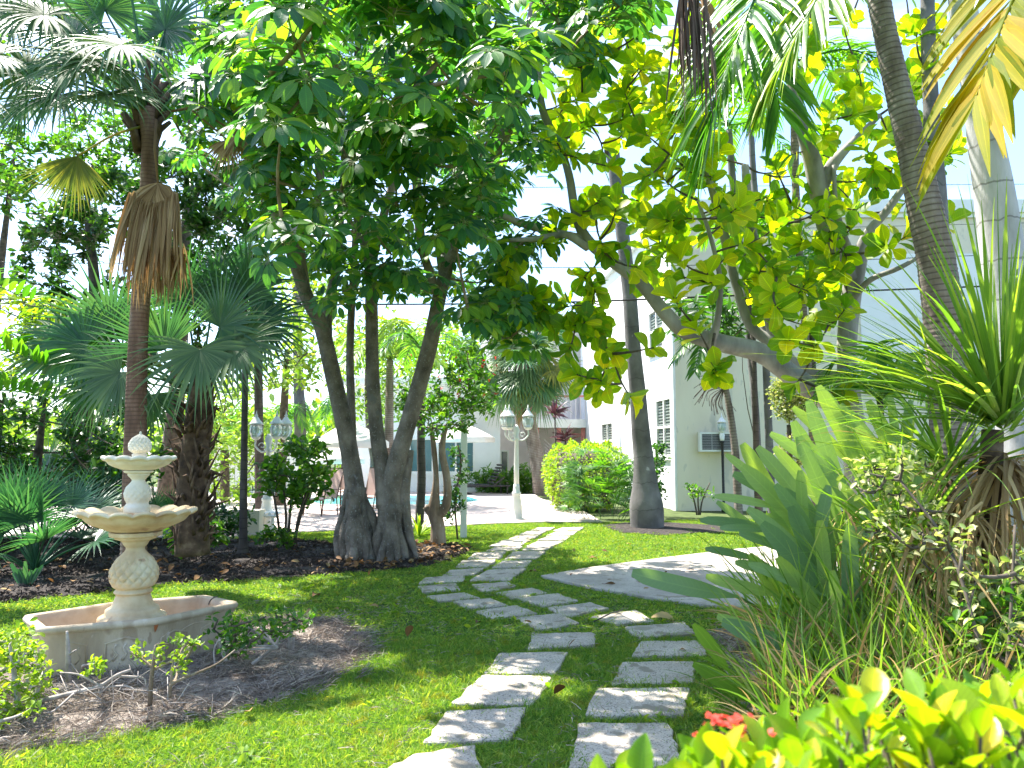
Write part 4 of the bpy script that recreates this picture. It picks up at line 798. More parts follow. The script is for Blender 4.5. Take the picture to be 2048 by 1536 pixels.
for du, w1, tv, y_ in ((-34, 20, 980, -.06), (-24, 22, 1000, -.20), (-10, 26, 985, -.27), (4, 20, 1010, -.33), (16, 26, 975, -.24), (28, 20, 1000, -.2), (38, 20, 990, -.06), (-18, 14, 1030, -.30), (10, 14, 950, -.2), (33, 16, 1040, -.28), (-2, 16, 1050, -.36), (22, 13, 1030, -.33), (44, 14, 1060, -.12)):
    a_ = P(712 + du, 1122, YT + y_); b_ = P(712 + du * .35, tv, YT + y_ * .55); UT1.part('aerial_root', sproot(b_, np.array([a_[0], a_[1], -.02]), w1 * .5 * YT / F), M['bark'])
p2, r2 = pxpath([(652, 700, YT - .2, 26), (655, 620, YT + .1, 22), (672, 540, YT + .4, 20), (680, 430, YT + .6, 19), (690, 300, YT + .6, 18), (668, 150, YT + .6, 16), (650, 20, YT + .6, 14), (640, -120, YT + .6, 10)]); UT1.part('limb', tube(p2, r2, 10), M['bark']); n1 += list(p2[8:])
p2, r2 = pxpath([(612, 590, YT - .5, 22), (600, 470, YT - .6, 20), (640, 380, YT - .4, 18), (625, 240, YT - .2, 20), (612, 90, YT, 18), (600, -60, YT, 12)]); UT1.part('limb', tube(p2, r2, 10), M['bark_warm']); n1 += list(p2[8:])
p2, r2 = pxpath([(706, 930, YT + .3, 18), (702, 800, YT + .35, 17), (700, 700, YT + .4, 16), (706, 560, YT + .5, 15), (716, 400, YT + .5, 13)]); UT1.part('limb', tube(p2, r2, 8), M['bark'], label='slender straight stem rising behind the leaning trunk'); n1 += list(p2[12:])
cr1 = regpts([(360, -120), (640, -140), (700, 60), (690, 330), (720, 600), (640, 600), (560, 520), (500, 420), (430, 330), (330, 300), (255, 120), (280, -80)], 62, 9.2, 12.)
cr1 = np.vstack([cr1, regpts([(490, 60), (720, 60), (720, 560), (600, 540), (500, 360)], 20, 7., 8.8), regpts([(330, 60), (520, 60), (500, 300), (400, 260)], 10, 7.4, 8.8), regpts([(480, -60), (740, -60), (740, 240), (560, 260)], 12, 4.9, 6.3), regpts([(520, 220), (760, 220), (760, 480), (540, 470)], 6, 6., 7.4)])
tw, dd = grow(n1, cr1, .022, .008); UT1.part('branches', tw, M['bark_warm'], kind='stuff'); whorls(UT1, cr1, 6, .76)
b1 = G(790, 1122); UT2 = Thing('umbrella_tree', b1, 'umbrella tree forking into a dark upright stem and a speckled stem leaning right', 'tree'); Y2 = b1[1]
p, r = pxpath([(784, 1135, Y2, 60), (781, 1080, Y2, 50), (779, 1030, Y2, 46), (780, 985, Y2 + .02, 42), (792, 930, Y2 - .02, 38), (812, 860, Y2 - .05, 34), (838, 770, Y2 - .1, 33), (862, 680, Y2 - .2, 32), (880, 590, Y2 - .3, 28), (905, 500, Y2 - .5, 26), (935, 420, Y2 - .8, 25), (985, 320, Y2 - 1.0, 26), (1030, 220, Y2 - 1.1, 24), (1050, 120, Y2 - 1.2, 22), (1068, 10, Y2 - 1.2, 20), (1085, -140, Y2 - 1.2, 12)])
UT2.part('trunk', tube(p, r, 16, mod=lambda t, a: 1 + .10 * np.maximum(0, .3 - t) * 3 * np.sin(a * 4 + t * 6) + .03 * np.sin(a * 3 + t * 20)), M['bark']); n2 = list(p[34:])
p2, r2 = pxpath([(772, 1015, Y2 + .02, 40), (765, 940, Y2 + .05, 33), (752, 850, Y2 + .08, 29), (745, 740, Y2 + .1, 27), (743, 620, Y2 + .1, 26), (740, 530, Y2, 24), (716, 430, Y2 - .2, 22), (700, 320, Y2 - .2, 22), (706, 200, Y2 - .2, 18), (720, 60, Y2 - .2, 12)]); UT2.part('stem', tube(p2, r2, 14), M['bark'], label='dark upright stem'); n2 += list(p2[24:])
p2, r2 = pxpath([(812, 1120, Y2 + .15, 44), (804, 1000, Y2 + .12, 32), (815, 900, Y2 + .08, 26)]); UT2.part('aerial_root', tube(p2, r2, 10), M['bark'])
for (x, y, w_) in ((752, -.12, 20), (826, .1, 18), (765, -.22, 20), (798, -.22, 18), (745, .0, 18), (812, -.12, 18), (780, -.28, 16), (836, .0, 13), (758, -.3, 13)): a_ = P(x, 1124, Y2 + y); b_ = P(785 + (x - 785) * .3, 1010, Y2 + y * .3); UT2.part('aerial_root', sproot(b_, np.array([a_[0], a_[1], -.02]), w_ * .5 * Y2 / F), M['bark'])
for rows in ([(882, 610, Y2 - .3, 18), (858, 540, Y2 - .25, 18), (845, 500, Y2 - .2, 18), (838, 440, Y2 - .3, 20), (832, 300, Y2 - .4, 18), (838, 120, Y2 - .5, 14), (832, -80, Y2 - .5, 12)], [(890, 570, Y2 - .3, 20), (880, 480, Y2 - .1, 18), (900, 380, Y2, 16), (960, 250, Y2 + .1, 14), (950, 80, Y2, 12)], [(740, 540, Y2, 20), (770, 420, Y2 + .2, 18), (800, 300, Y2 + .3, 16), (790, 100, Y2 + .3, 12)]):
    p2, r2 = pxpath(rows); UT2.part('limb', tube(p2, r2, 10), M['bark_warm']); n2 += list(p2[8:])
cr2 = regpts([(720, -150), (1120, -150), (1250, -60), (1230, 90), (1140, 150), (1110, 330), (1060, 460), (980, 620), (900, 600), (800, 590), (720, 560), (700, 100)], 72, 9.3, 12.)
cr2 = np.vstack([cr2, regpts([(720, 20), (1000, 20), (1080, 300), (960, 470), (740, 480)], 26, 7., 8.8), regpts([(920, 480), (1100, 420), (1080, 600), (1010, 720), (930, 660)], 14, 8.6, 11), regpts([(740, -60), (1040, -60), (1040, 240), (760, 260)], 17, 5.0, 6.6), regpts([(1060, -60), (1270, -60), (1260, 90), (1120, 140)], 18, 6.6, 9.), regpts([(640, 480), (900, 480), (880, 590), (660, 600)], 9, 9.6, 11.5), regpts([(720, 220), (900, 180), (900, 400), (740, 450)], 6, 6., 7.4)])
tw, dd = grow(n2, cr2, .022, .008); UT2.part('branches', tw, M['bark_warm'], kind='stuff'); whorls(UT2, cr2, 6, .76)
# ------------------------------------------------------------------ fan palms on the left
def skirt(hub, L, n, w_=.022, spread=.35):
    D = norm(np.column_stack([RNG.normal(0, spread, n), RNG.normal(0, spread * .8, n), -np.ones(n)])); return blades(hub + RNG.normal(0, .03, (n, 3)), D, rdir(n, -.3, .3), U(.6, 1.1, n) * L, w_, STRAP, .6, .4)
YF = 7.6; FP = Thing('tall_fan_palm', P(268, 1160, YF) * [1, 1, 0], 'tall fan palm with a reddish brown trunk and hanging dead frond, right behind the fountain', 'palm')
palm_trunk(FP, [(266, 1150, YF, 50), (268, 1000, YF, 44), (271, 860, YF, 41), (276, 700, YF, 37), (281, 600, YF, 36), (286, 520, YF, 33), (294, 420, YF, 33), (297, 360, YF, 32), (300, 280, YF, 34), (296, 220, YF, 40)], 'palm_brown', .045)
bx = P(292, 250, YF); boots = []
for k in range(22): a = U(0, 6.28); z = U(-.05, .55); o_ = np.array([cos(a), sin(a) * .8, 0]); boots.append(tube([bx + o_ * .07 + [0, 0, z - .25], bx + o_ * .14 + [0, 0, z], bx + o_ * .24 + [0, 0, z + .10]], [.045, .035, .02], 6))
for g_ in boots: FP.part('leaf_base', g_, M['boot'])
for (u, v, y, ou, ov, R, mt, g_) in ((150, 70, -.3, -1, .25, .86, 'fan', .9), (60, 150, -.5, -1, .55, .80, 'fan_pale', 1.1), (215, 130, -.9, -.3, -.1, .80, 'fan_pale', 1.2), (120, 190, -.7, -.6, -.5, .78, 'fan', 1.2), (30, 40, 0, -1, .5, .9, 'fan_dark', .8), (210, 20, .3, -.3, 1, .9, 'fan', .7), (330, 60, .4, .6, .9, .9, 'fan_dark', .7), (215, 190, -1.0, .35, -.35, .72, 'fan_pale', 1.2), (400, 150, .3, 1, .2, .85, 'fan_dark', .9), (-40, 200, -.1, -1, -.2, .85, 'fan_pale', 1.1), (250, -80, 0, 0, 1, .9, 'fan', .6), (100, -90, .2, -.7, .8, .9, 'fan', .7), (0, -60, -.6, -.7, .4, .85, 'fan_pale', 1.), (90, 30, -.8, -.8, 0, .85, 'fan_pale', 1.3), (-10, 110, -.9, -1, -.2, .85, 'fan', 1.2), (160, 130, -1.1, -.5, -.6, .75, 'fan_pale', 1.2), (50, 210, .2, -.9, -.6, .8, 'fan', 1.2), (240, 90, -1.1, -.3, -.3, .8, 'fan_pale', 1.3), (70, -60, -1., -.6, .3, .8, 'fan_pale', 1.1)):
    h_ = P(u, v, YF + y); fan(FP, h_, np.array([ou, -.15 + y * .3, ov]), np.array([.1, -.75, .7]), R, mt, nseg=42, spread=5.2, g=g_, stalk=bx + [0, 0, .15])
fan(FP, P(155, 312, YF - .5), np.array([-.15, -.1, -1]), np.array([.3, -1, .1]), .72, 'fan_yellow', nseg=34, spread=2.0, g=.2, stalk=bx, wf=1.5)
# big dead fan hanging in front of the trunk
hd = P(316, 366, YF - .28); dst = P(312, 240, YF - .1); a = np.linspace(-1.15, 1.15, 30); D = np.column_stack([np.sin(a) * .8, np.full(30, -.25), -np.cos(a) * .9 - .05])
FP.part('frond', join([blades(np.repeat(hd[None], 30, 0), D, (0, -1, .3), .40 * U(.85, 1.05, 30), .075, np.array([.15, .6, 1., 1., .7, .3]), .9, .35), *[blades(hd + norm(D) * U(.20, .36), D * [.22, 1, .2] - [0, 0, 1.0] + RNG.normal(0, .07, (30, 3)), rdir(30, -.4, .4), U(.45, .95, 30), .040, STRAP, .8, .3) for _ in range(5)], tube([dst, (dst + hd) / 2 + [0, -.05, 0], hd], [.016, .014, .01], 6)]), M['dead'], label='dead brown frond hanging from a black stalk')
FP.part('frond', join([skirt(P(x, 500, YF - .3), .55, 26, .022, .16) for x in (270, 340, 362, 310)]), M['dead'], label='dead brown frond tips')
for (u, v) in ((455, 280), (480, 270)): FP.part('frond', join([fan_geo(P(u, v, YF + .1), np.array([U(-.2, .2), 0, -1]), np.array([0, -1, .1]), .48, nseg=26, spread=2.4, g=.8), tube([bx + [0, 0, .1], P((u + 300) / 2, 215, YF), P(u, v, YF + .1)], .011, 5)]), M['dead'], label='withered brown frond')
YG = 8.3; SP = Thing('short_fan_palm', P(385, 1100, YG) * [1, 1, 0], 'short fan palm with a shaggy dark trunk and broad blue-green fans, right of the fountain', 'palm')
palm_trunk(SP, [(384, 1110, YG, 66), (385, 1000, YG, 60), (389, 920, YG, 56), (396, 860, YG, 52), (402, 800, YG, 48), (404, 740, YG, 40)], 'boot', .0, 14)
cb = P(398, 790, YG)
for k in range(170): a = U(0, 6.28); v_ = U(810, 1100); c_ = P(390, v_, YG); o_ = np.array([cos(a), sin(a), 0]); SP.part('leaf_base', tube([c_ + o_ * .15, c_ + o_ * .21 + [0, 0, .07], c_ + o_ * U(.22, .32) + [RNG.normal(0, .05), 0, U(.0, .28)]], [.024, .018, .006], 4), M['boot'])
for (u, v, y, ou, ov, R, mt, g_, sp_) in ((330, 700, -.5, -.45, .9, .95, 'fan', .15, 2.6), (225, 660, .1, -.6, .75, .98, 'fan', .5, 4.2), (170, 690, -.2, -1, .1, .90, 'fan', .9, 4.4), (495, 590, .2, .35, .9, .85, 'fan_dark', .6, 4.6), (440, 655, -.4, .75, .5, .88, 'fan', .55, 4.0), (400, 700, -.7, .1, -.6, .90, 'fan_pale', .9, 4.2), (470, 690, -.6, .8, -.2, .85, 'fan_pale', .8, 4.0), (240, 745, -.6, -.5, -.5, .8, 'fan_pale', 1., 4.6), (300, 790, -.3, -.3, -.7, .66, 'fan', .7, 4.2), (520, 650, 0, .8, -.3, .82, 'fan_dark', .7, 4.4), (370, 600, .3, 0, 1, .8, 'fan_dark', .5, 4.), (120, 700, .2, -.9, -.3, .85, 'fan_pale', 1.1, 4.2), (430, 590, .4, .3, 1, .75, 'fan', .5, 4.), (190, 770, .2, -.8, -.4, .7, 'fan', 1., 4.)):
    fan(SP, P(u, v, YG + y), np.array([ou, -.2, ov]), np.array([.15, -.95, .45]), R, mt, nseg=38, spread=sp_, g=g_, stalk=cb)
for k in range(9): a = U(0, 6.28); st = cb + [0, 0, -.1]; e = cb + [U(-.5, .5), U(-.4, .1), U(.2, .7)]; SP.part('stalk', tube(smoothline([st, (st + e) / 2 + [0, 0, .1], e], 4), .014, 5), M['schef_stalk'])
# palmettos: trunkless bluish clumps
def palmetto(base, n, R, hgt, label, mat='fan_dark', nseg=26, grp=None):
    t = Thing('palmetto', base, label, 'palmetto', grp); base = np.array(base)
    for k in range(n):
        a = U(0, 6.28); el = U(.15, 1.35); o_ = np.array([cos(a) * cos(el), sin(a) * cos(el), sin(el)]); hub = base + [0, 0, .1] + o_ * hgt * U(.5, 1.0)
        fan(t, hub, o_ + [0, 0, -.15], np.cross(np.cross(o_, [0, 0, 1.]), o_) + [0, -.4, 0], R * U(.8, 1.1), mat, nseg=nseg, spread=3.4, g=.35, stalk=base + [0, 0, .05], cup=.2, wf=.8)
    return t
palmetto(G(70, 1150), 20, .78, .85, 'large blue-green palmetto at the left edge of the dark mulch')
palmetto(G(210, 1105), 14, .80, .9, 'palmetto just behind the fountain bowls')
palmetto(G(-150, 1120), 12, .8, 1.0, 'palmetto cut by the left side of the view')
palmetto(G(30, 1072), 10, .8, 1.3, 'taller palmetto farther back in the dark planting')
palmetto(G(330, 1075), 8, .6, .7, 'small palmetto between the fountain and the shaggy palm')
# cut-off fan stump at far left
st0 = G(52, 1178); ST = Thing('palm_seedling', st0, 'stubby cut leaf bases of a young palm on the mulch, left of the fountain', 'palm stump')
for k in range(7): a = -1.2 + k * .4; ST.part('leaf_base', blades([st0], np.array([[sin(a) * .8, -.1, 1]]), (0, -1, .2), U(.22, .34), .07, np.array([.8, 1., .9, .8, .5]), 0, .3), M['fan_dark'])
# slim palms on the left
def slim(rows, label, mat='slim', name='slim_palm', ring=.12, crown=None):
    t = Thing(name, P(rows[0][0], rows[0][1], rows[0][2]) * [1, 1, 0], label, 'palm'); palm_trunk(t, rows, mat, ring, 12); return t
YS = G(487, 1112)[1]; t = slim([(484, 1114, YS, 30), (486, 1090, YS, 18), (487, 1000, YS, 15), (489, 860, YS, 13), (490, 720, YS, 12), (488, 600, YS, 12), (486, 540, YS, 14)], 'slender dark palm stem standing alone in the mulch, left of the leafy shrub')
for k in range(9): a = U(0, 6.28); c_ = P(486, 560, YS); o_ = np.array([cos(a), sin(a), .6]); fan(t, c_ + norm(o_) * .45, o_, np.array([0, -.8, .6]), .55, 'fan_dark', nseg=26, spread=3.6, g=.7, stalk=c_)
t = slim([(600, 880, 30, 24), (600, 820, 30, 24), (597, 760, 30, 21), (594, 600, 30, 18), (590, 400, 30, 16)], 'grey palm trunk far behind the larger umbrella', 'palm_royal', ring=0)
t = slim([(520, 1040, 16.5, 22), (520, 960, 16.5, 20), (518, 860, 16.5, 18), (516, 700, 16.5, 16), (514, 500, 16.5, 12)], 'dark trunk right behind the left lamp post', ring=0)
t = slim([(838, 1055, 15, 18), (843, 960, 15, 17), (842, 880, 15, 16), (845, 780, 15, 14), (850, 700, 15, 12)], 'thin brown trunk beside the pruned little tree')
for k in range(6): a = U(0, 6.28); c_ = P(850, 705, 15); t.part('frond', pinnate([c_, c_ + [cos(a) * .5, sin(a) * .5, .35], c_ + [cos(a) * 1.1, sin(a) * 1.1, -.15]], 18, .5, .03, .6), M['coco'])
# ------------------------------------------------------------------ shaggy fan palm by the deck
YP = G(1082, 990)[1]; DP = Thing('shaggy_fan_palm', G(1082, 992), 'fan palm with a brown skirt of dead fronds beside the deck lamp post', 'palm')
palm_trunk(DP, [(1082, 995, YP, 32), (1076, 930, YP, 30), (1062, 860, YP, 28), (1050, 790, YP, 32), (1042, 730, YP, 30)], 'palm_ring', .09)
c_ = P(1045, 740, YP)
for k in range(46):
    a = U(0, 6.28); el = U(-1.0, 1.2); o_ = np.array([cos(a) * cos(el), sin(a) * cos(el), sin(el)]); fan(DP, c_ + o_ * U(.6, 1.25), o_ + [0, 0, -.5], np.array([o_[0] * .3, -.6, .7]), U(.95, 1.35), ['fan', 'fan_pale', 'fan_pale', 'fan_yellow'][k % 4], nseg=22, spread=3.6, g=1.0, stalk=c_)
for (u, v, y, ou, ov, R) in ((985, 745, -.6, -.5, -.8, 1.6), (1005, 780, -1., -.3, -1, 1.5), (1078, 790, -.8, .3, -1, 1.5), (1040, 690, -1, -.1, -.3, 1.6), (1110, 740, -.2, .7, -.6, 1.5), (960, 700, .2, -.9, -.4, 1.5), (1050, 660, 0, .1, 1, 1.6), (1000, 655, .2, -.6, .8, 1.5), (1100, 670, .2, .7, .6, 1.5)):
    fan(DP, P(u, v, YP + y), np.array([ou, -.2, ov]), np.array([.1, -.9, .3]), R, 'fan_pale' if ov < 0 else 'fan', nseg=30, spread=3.0, g=.6, stalk=c_)
DP.part('frond', join([skirt(c_ + [x, -.15, z], 1.1, 26, .05, .25) for x, z in ((-.4, -.1), (.1, -.3), (.0, -.9), (-.5, -.7), (.6, .1), (-.1, -1.1))]), M['dead'], label='skirt of dead brown fronds')
nx_ = c_ + [.45, -.3, -1.2]; DP.part('fruit_stalk', join([tube([c_ + [0, -.2, 0], nx_ + [0, 0, .6], nx_], .02, 5), *[tube([nx_ + [0, 0, U(0, .5)], nx_ + [U(-.3, .3), U(-.2, .1), U(-.6, -.1)]], .012, 4) for _ in range(26)]]), M['coral'], kind='stuff')
# ------------------------------------------------------------------ topped grey palm in the lawn
YR = G(1293, 1056)[1]; RP = Thing('topped_royal_palm', G(1293, 1056), 'grey royal palm trunk with a swollen base and sawn-off top, standing in the lawn', 'palm')
palm_trunk(RP, [(1295, 1064, YR, 68), (1294, 1052, YR, 66), (1292, 1010, YR, 66), (1290, 970, YR, 50), (1287, 920, YR, 40), (1281, 860, YR, 36), (1275, 780, YR, 33), (1267, 700, YR, 31), (1260, 600, YR, 29), (1249, 500, YR, 28), (1240, 430, YR, 27), (1231, 350, YR, 28), (1222, 284, YR, 27)], 'palm_royal', 0, 24, 10)
tp = P(1222, 288, YR); RP.part('sheath_stub', join([tube([tp + [x, -.05, -.3], tp + [x * 1.1, -.06, -.02], tp + [x * 1.2, -.05, h]], [.05, .045, .02], 6) for x, h in ((-.10, .08), (-.03, .14), (.06, .10), (.12, .05))]), M['twig'])
# ------------------------------------------------------------------ the two big leaning palms at the right
YC = 7.0; CP = Thing('leaning_palm', np.array([*(P(1890, 1300, YC))[:2], 0]), 'thick brown ringed palm leaning left, with long green fronds', 'palm')
palm_trunk(CP, [(1925, 1260, YC, 86), (1915, 1000, YC, 82), (1896, 760, YC, 78), (1884, 620, YC, 74), (1868, 500, YC, 70), (1850, 420, YC, 66), (1825, 300, YC, 57), (1796, 180, YC, 50), (1768, 50, YC, 45), (1752, -40, YC, 46), (1730, -160, YC - .1, 44), (1700, -330, YC - .2, 42), (1680, -460, YC - .3, 30)], 'palm_ring', .05, 20)
cc_ = P(1695, -360, YC - .2)
def fr(th, rows, n, L, W, mat, **kw): lab = kw.pop('label', None); th.part('frond', pinnate([P(*q) for q in rows], n, L, W, **kw), M[mat], label=lab)
fr(CP, [(1690, -350, 6.8), (1630, -260, 6.2), (1560, -110, 5.7), (1500, 20, 5.4), (1450, 150, 5.3), (1430, 240, 5.3)], 74, 1.0, .048, 'coco', mat_g=.45, droop=.45, sweep=.5)
fr(CP, [(1690, -350, 6.8), (1730, -280, 6.0), (1720, -160, 5.3), (1660, -50, 4.9), (1600, 60, 4.8), (1550, 150, 4.8)], 60, .80, .046, 'strap', mat_g=.35, droop=.7, sweep=.7)
fr(CP, [(1690, -350, 6.8), (1560, -380, 6.8), (1450, -250, 6.7), (1400, -60, 6.6), (1400, 40, 6.6)], 30, .7, .045, 'dead', mat_g=.8, droop=.9, sweep=.3, label='dead brown frond hanging')
fr(CP, [(1690, -350, 6.8), (1600, -420, 7.4), (1560, -120, 7.6), (1540, 80, 7.8), (1560, 220, 7.9)], 60, 1.0, .05, 'coco', mat_g=.5, droop=.4)
fr(CP, [(1690, -350, 6.8), (1800, -400, 7.), (1900, -300, 7.2), (1960, -120, 7.2)], 36, .9, .05, 'coco', mat_g=.5, droop=.4)
fr(CP, [(1690, -350, 6.8), (1600, -300, 7.6), (1500, -160, 8.2), (1440, 20, 8.6), (1450, 140, 8.8)], 56, .9, .05, 'coco', mat_g=.5, droop=.4)
fr(CP, [(1690, -350, 6.8), (1700, -500, 6.), (1690, -600, 5.), (1600, -560, 4.)], 36, .9, .05, 'coco', mat_g=.5, droop=.4)
dh = P(1385, 20, 5.2); CP.part('frond', join([blades(np.repeat(dh[None], 44, 0) + np.column_stack([U(-.10, .14, 44), U(-.06, .06, 44), U(-.15, .3, 44)]), np.column_stack([RNG.normal(0, .08, 44), RNG.normal(0, .06, 44), -np.ones(44)]), rdir(44, -.3, .3), U(.5, .95, 44), .022, STRAP, .3, .35), tube([cc_, P(1500, -300, 6.5), dh], .02, 5)]), M['deadgrey'], label='grey-purple withered frond hanging straight down')
YW = 6.2; WP = Thing('pale_palm', np.array([*(P(2040, 1300, YW))[:2], 0]), 'thick pale grey palm trunk at the right edge with yellowing fronds', 'palm')
palm_trunk(WP, [(2075, 1240, YW, 108), (2060, 950, YW, 100), (2036, 760, YW, 94), (2020, 640, YW, 84), (2005, 520, YW, 80), (1990, 400, YW, 74), (1972, 290, YW, 66), (1955, 180, YW, 56), (1938, 90, YW, 50), (1925, 0, YW, 52), (1905, -160, YW, 48), (1880, -420, YW, 42)], 'palm_white', 0, 22, 12)
wc = P(1885, -400, YW)
fr(WP, [(1885, -400, 6.2), (2000, -420, 5.4), (2090, -240, 4.6), (2060, -90, 4.2), (2005, 50, 4.0), (1955, 190, 3.95)], 34, .98, .085, 'coco_yellow', mat_g=.35, droop=.75, sweep=.5, prof=LANCE, label='yellow frond with broad drooping leaflets')
fr(WP, [(1885, -400, 6.2), (2040, -480, 5.4), (2180, -300, 4.8), (2170, -100, 4.5), (2120, 60, 4.4)], 30, .85, .095, 'coco_yellow', mat_g=.35, droop=.6, sweep=.5)
fr(WP, [(1885, -400, 6.2), (1980, -520, 5.2), (2060, -480, 4.2), (2080, -300, 3.6), (2040, -130, 3.4)], 26, .62, .07, 'coco', mat_g=.35, droop=.6, sweep=.5)
fr(WP, [(1885, -400, 6.2), (1800, -600, 6.2), (1700, -600, 6.), (1600, -450, 5.8)], 36, .8, .05, 'coco', mat_g=.5, droop=.4)
# a thinner brown stem tucked behind it
t = slim([(2090, 1200, 7.4, 44), (2066, 900, 7.4, 42), (2050, 700, 7.4, 40), (2030, 560, 7.4, 36), (2010, 400, 7.4, 34), (1990, 300, 7.4, 30), (1960, 100, 7.4, 26)], 'dark stem half hidden behind the thick pale palm', 'palm_ring')
t = slim([(1896, 1140, 9., 50), (1880, 700, 9., 46), (1872, 420, 9., 42), (1866, 300, 9., 36), (1862, 200, 9., 30), (1856, 60, 9., 28), (1852, -200, 9, 24)], 'grey stem between the leaning palm and the thick pale palm', 'palm_royal', ring=0)
# slim palms in front of the house
HF = lambda u, v: G(u, v)[1]
def slimcrown(t, c, n, mat, L=1.3, lf=.45):
    for k in range(n):
        a = U(0, 6.28); e = U(.1, .9); t.part('frond', pinnate([c, c + np.array([cos(a) * L * .5, sin(a) * L * .5, L * .45 * e]), c + np.array([cos(a) * L, sin(a) * L, -L * .25 + e * .3])], 22, lf, .04, .6, droop=.3), M[mat])
t = slim([(1518, 1030, 13, 16), (1514, 880, 13, 15), (1508, 780, 13, 14), (1500, 700, 13, 13), (1492, 580, 13, 13), (1478, 470, 13, 12), (1466, 370, 13, 15), (1458, 260, 13, 13)], 'slim speckled grey palm stem, first right of the garden lamp', 'palm_royal', ring=0); slimcrown(t, P(1458, 250, 13), 7, 'coco')
t = slim([(1632, 1020, 12, 17), (1622, 800, 12, 15), (1614, 700, 12, 14), (1604, 580, 12, 14), (1596, 450, 12, 15), (1590, 330, 12, 16), (1592, 200, 12, 22), (1596, 140, 12, 26)], 'slim ringed palm stem in front of the fig tree', 'palm_ring', ring=.10); slimcrown(t, P(1596, 120, 12), 9, 'coco', 1.6, .6)
t = slim([(1545, 1050, 14.5, 16), (1535, 800, 14.5, 15), (1524, 560, 14.5, 14), (1514, 430, 14.5, 13), (1505, 320, 14.5, 13), (1500, 200, 14.5, 12)], 'thin pale stem crossing in front of the roof edge', 'palm_royal', ring=0)
t = slim([(1478, 1035, 15, 17), (1470, 900, 15, 15), (1456, 800, 15, 13), (1438, 730, 15, 12), (1425, 680, 15, 10)], 'young palm with a thin curved trunk rising beside the garden lamp', 'palm_ring', ring=.08); c_ = P(1425, 690, 15)
for u, v in ((1340, 660), (1370, 600), (1430, 590), (1490, 620), (1500, 700), (1390, 740), (1350, 720)): e = P(u, v, 15 + U(-.6, .4)); t.part('frond', pinnate([c_, (c_ + e) / 2 + [0, 0, .35], e], 20, .45, .06, .5, droop=.4), M['mid'])
sc_ = P(1448, 775, 15); t.part('flower_stalk', join([tube(smoothline([sc_, sc_ + norm([cos(a), -.2, sin(a)]) * .35, sc_ + norm([cos(a + .2), -.2, sin(a + .2) - .3]) * U(.45, .75)], 3), .006, 4) for a in U(1.6, 5.2, 34)]), M['deadgrey'], kind='stuff')
# ------------------------------------------------------------------ fig tree with big leaves
def rosettes(tips, dirs, per, L0, wr=.62):
    P0, D, N, L = [], [], [], []
    for t, d in zip(tips, dirs):
        d = norm(d + np.array([0, 0, .25])); x = norm(np.cross(d, [.3, .1, 1.])); y = np.cross(d, x); m = per + RNG.integers(-2, 3); a0 = U(0, 6.28)
        for k in range(m):
            a = a0 + k * 2.4; op = .42 + .80 * k / m + U(-.1, .1); dd = d * cos(op * 1.25) + (x * cos(a) + y * sin(a)) * sin(op * 1.25); P0.append(t - d * .022 * k); D.append(dd); N.append(d + dd * -.2 + RNG.normal(0, .15, 3)); L.append(L0 * U(.7, 1.15))
    L = np.array(L); return np.array(P0), np.array(D), np.array(N), L, L * wr
FB = P(1720, 1010, 10.6) * [1, 1, 0]; FG = Thing('fig_tree', FB, 'spreading fig tree with smooth grey limbs and big yellow-green leaves before the white house', 'tree'); nf = []
for k, rows in enumerate([[(1722, 1010, 10.6, 56), (1712, 900, 10.6, 48), (1700, 800, 10.5, 42), (1694, 700, 10.4, 38), (1702, 600, 10.4, 38), (1712, 540, 10.3, 36), (1735, 470, 10.2, 22), (1775, 420, 10.1, 16), (1810, 370, 10., 16)],
    [(1700, 830, 10.6, 42), (1640, 790, 10.4, 44), (1580, 748, 10.2, 42), (1520, 705, 10.1, 40), (1440, 685, 10., 36), (1370, 662, 9.9, 33), (1325, 620, 9.8, 29), (1280, 565, 9.7, 26), (1220, 520, 9.6, 24), (1175, 480, 9.5, 23), (1152, 430, 9.5, 19), (1138, 350, 9.4, 17), (1115, 280, 9.4, 14), (1085, 220, 9.3, 16), (1075, 120, 9.3, 10)],
    [(1165, 476, 9.5, 16), (1120, 466, 9.4, 14), (1060, 452, 9.3, 16), (1000, 430, 9.2, 12)], [(1175, 495, 9.5, 18), (1130, 470, 9.3, 15), (1070, 478, 9.1, 12), (1020, 480, 9., 8)],
    [(1560, 745, 10.2, 28), (1545, 690, 10.3, 25), (1500, 650, 10.4, 21), (1470, 560, 10.4, 18), (1448, 470, 10.4, 20), (1430, 400, 10.3, 16), (1400, 300, 10.2, 12)],
    [(1690, 760, 10.5, 30), (1600, 740, 10.7, 28), (1545, 660, 10.9, 24), (1530, 560, 11., 20), (1500, 450, 11., 22), (1490, 330, 11., 16)],
    [(1700, 560, 10.3, 36), (1660, 470, 10.2, 42), (1640, 390, 10.1, 39), (1625, 320, 10., 36), (1600, 240, 9.9, 26), (1585, 160, 9.9, 24), (1560, 40, 9.9, 16)],
    [(1640, 380, 10.1, 30), (1665, 330, 10., 26), (1700, 290, 9.9, 16), (1760, 230, 9.8, 10)], [(1712, 540, 10.3, 30), (1690, 480, 10.1, 16), (1672, 410, 10., 10), (1668, 330, 9.9, 8)],
    [(1705, 600, 10.3, 14), (1740, 560, 10.1, 12), (1800, 535, 9.9, 10), (1860, 500, 9.8, 7)], [(1420, 690, 9.95, 24), (1435, 640, 9.7, 14), (1440, 560, 9.5, 11), (1420, 470, 9.3, 9), (1395, 400, 9.2, 7)]]):
    p, r = pxpath(rows); FG.part('trunk' if k == 0 else 'limb', tube(p, r, 14 if k < 2 else 9, mod=lambda t, a: 1 + .03 * np.sin(a * 3 + t * 14)), M['bark_fig']); nf += list(p[(30 if k < 2 else 3):])
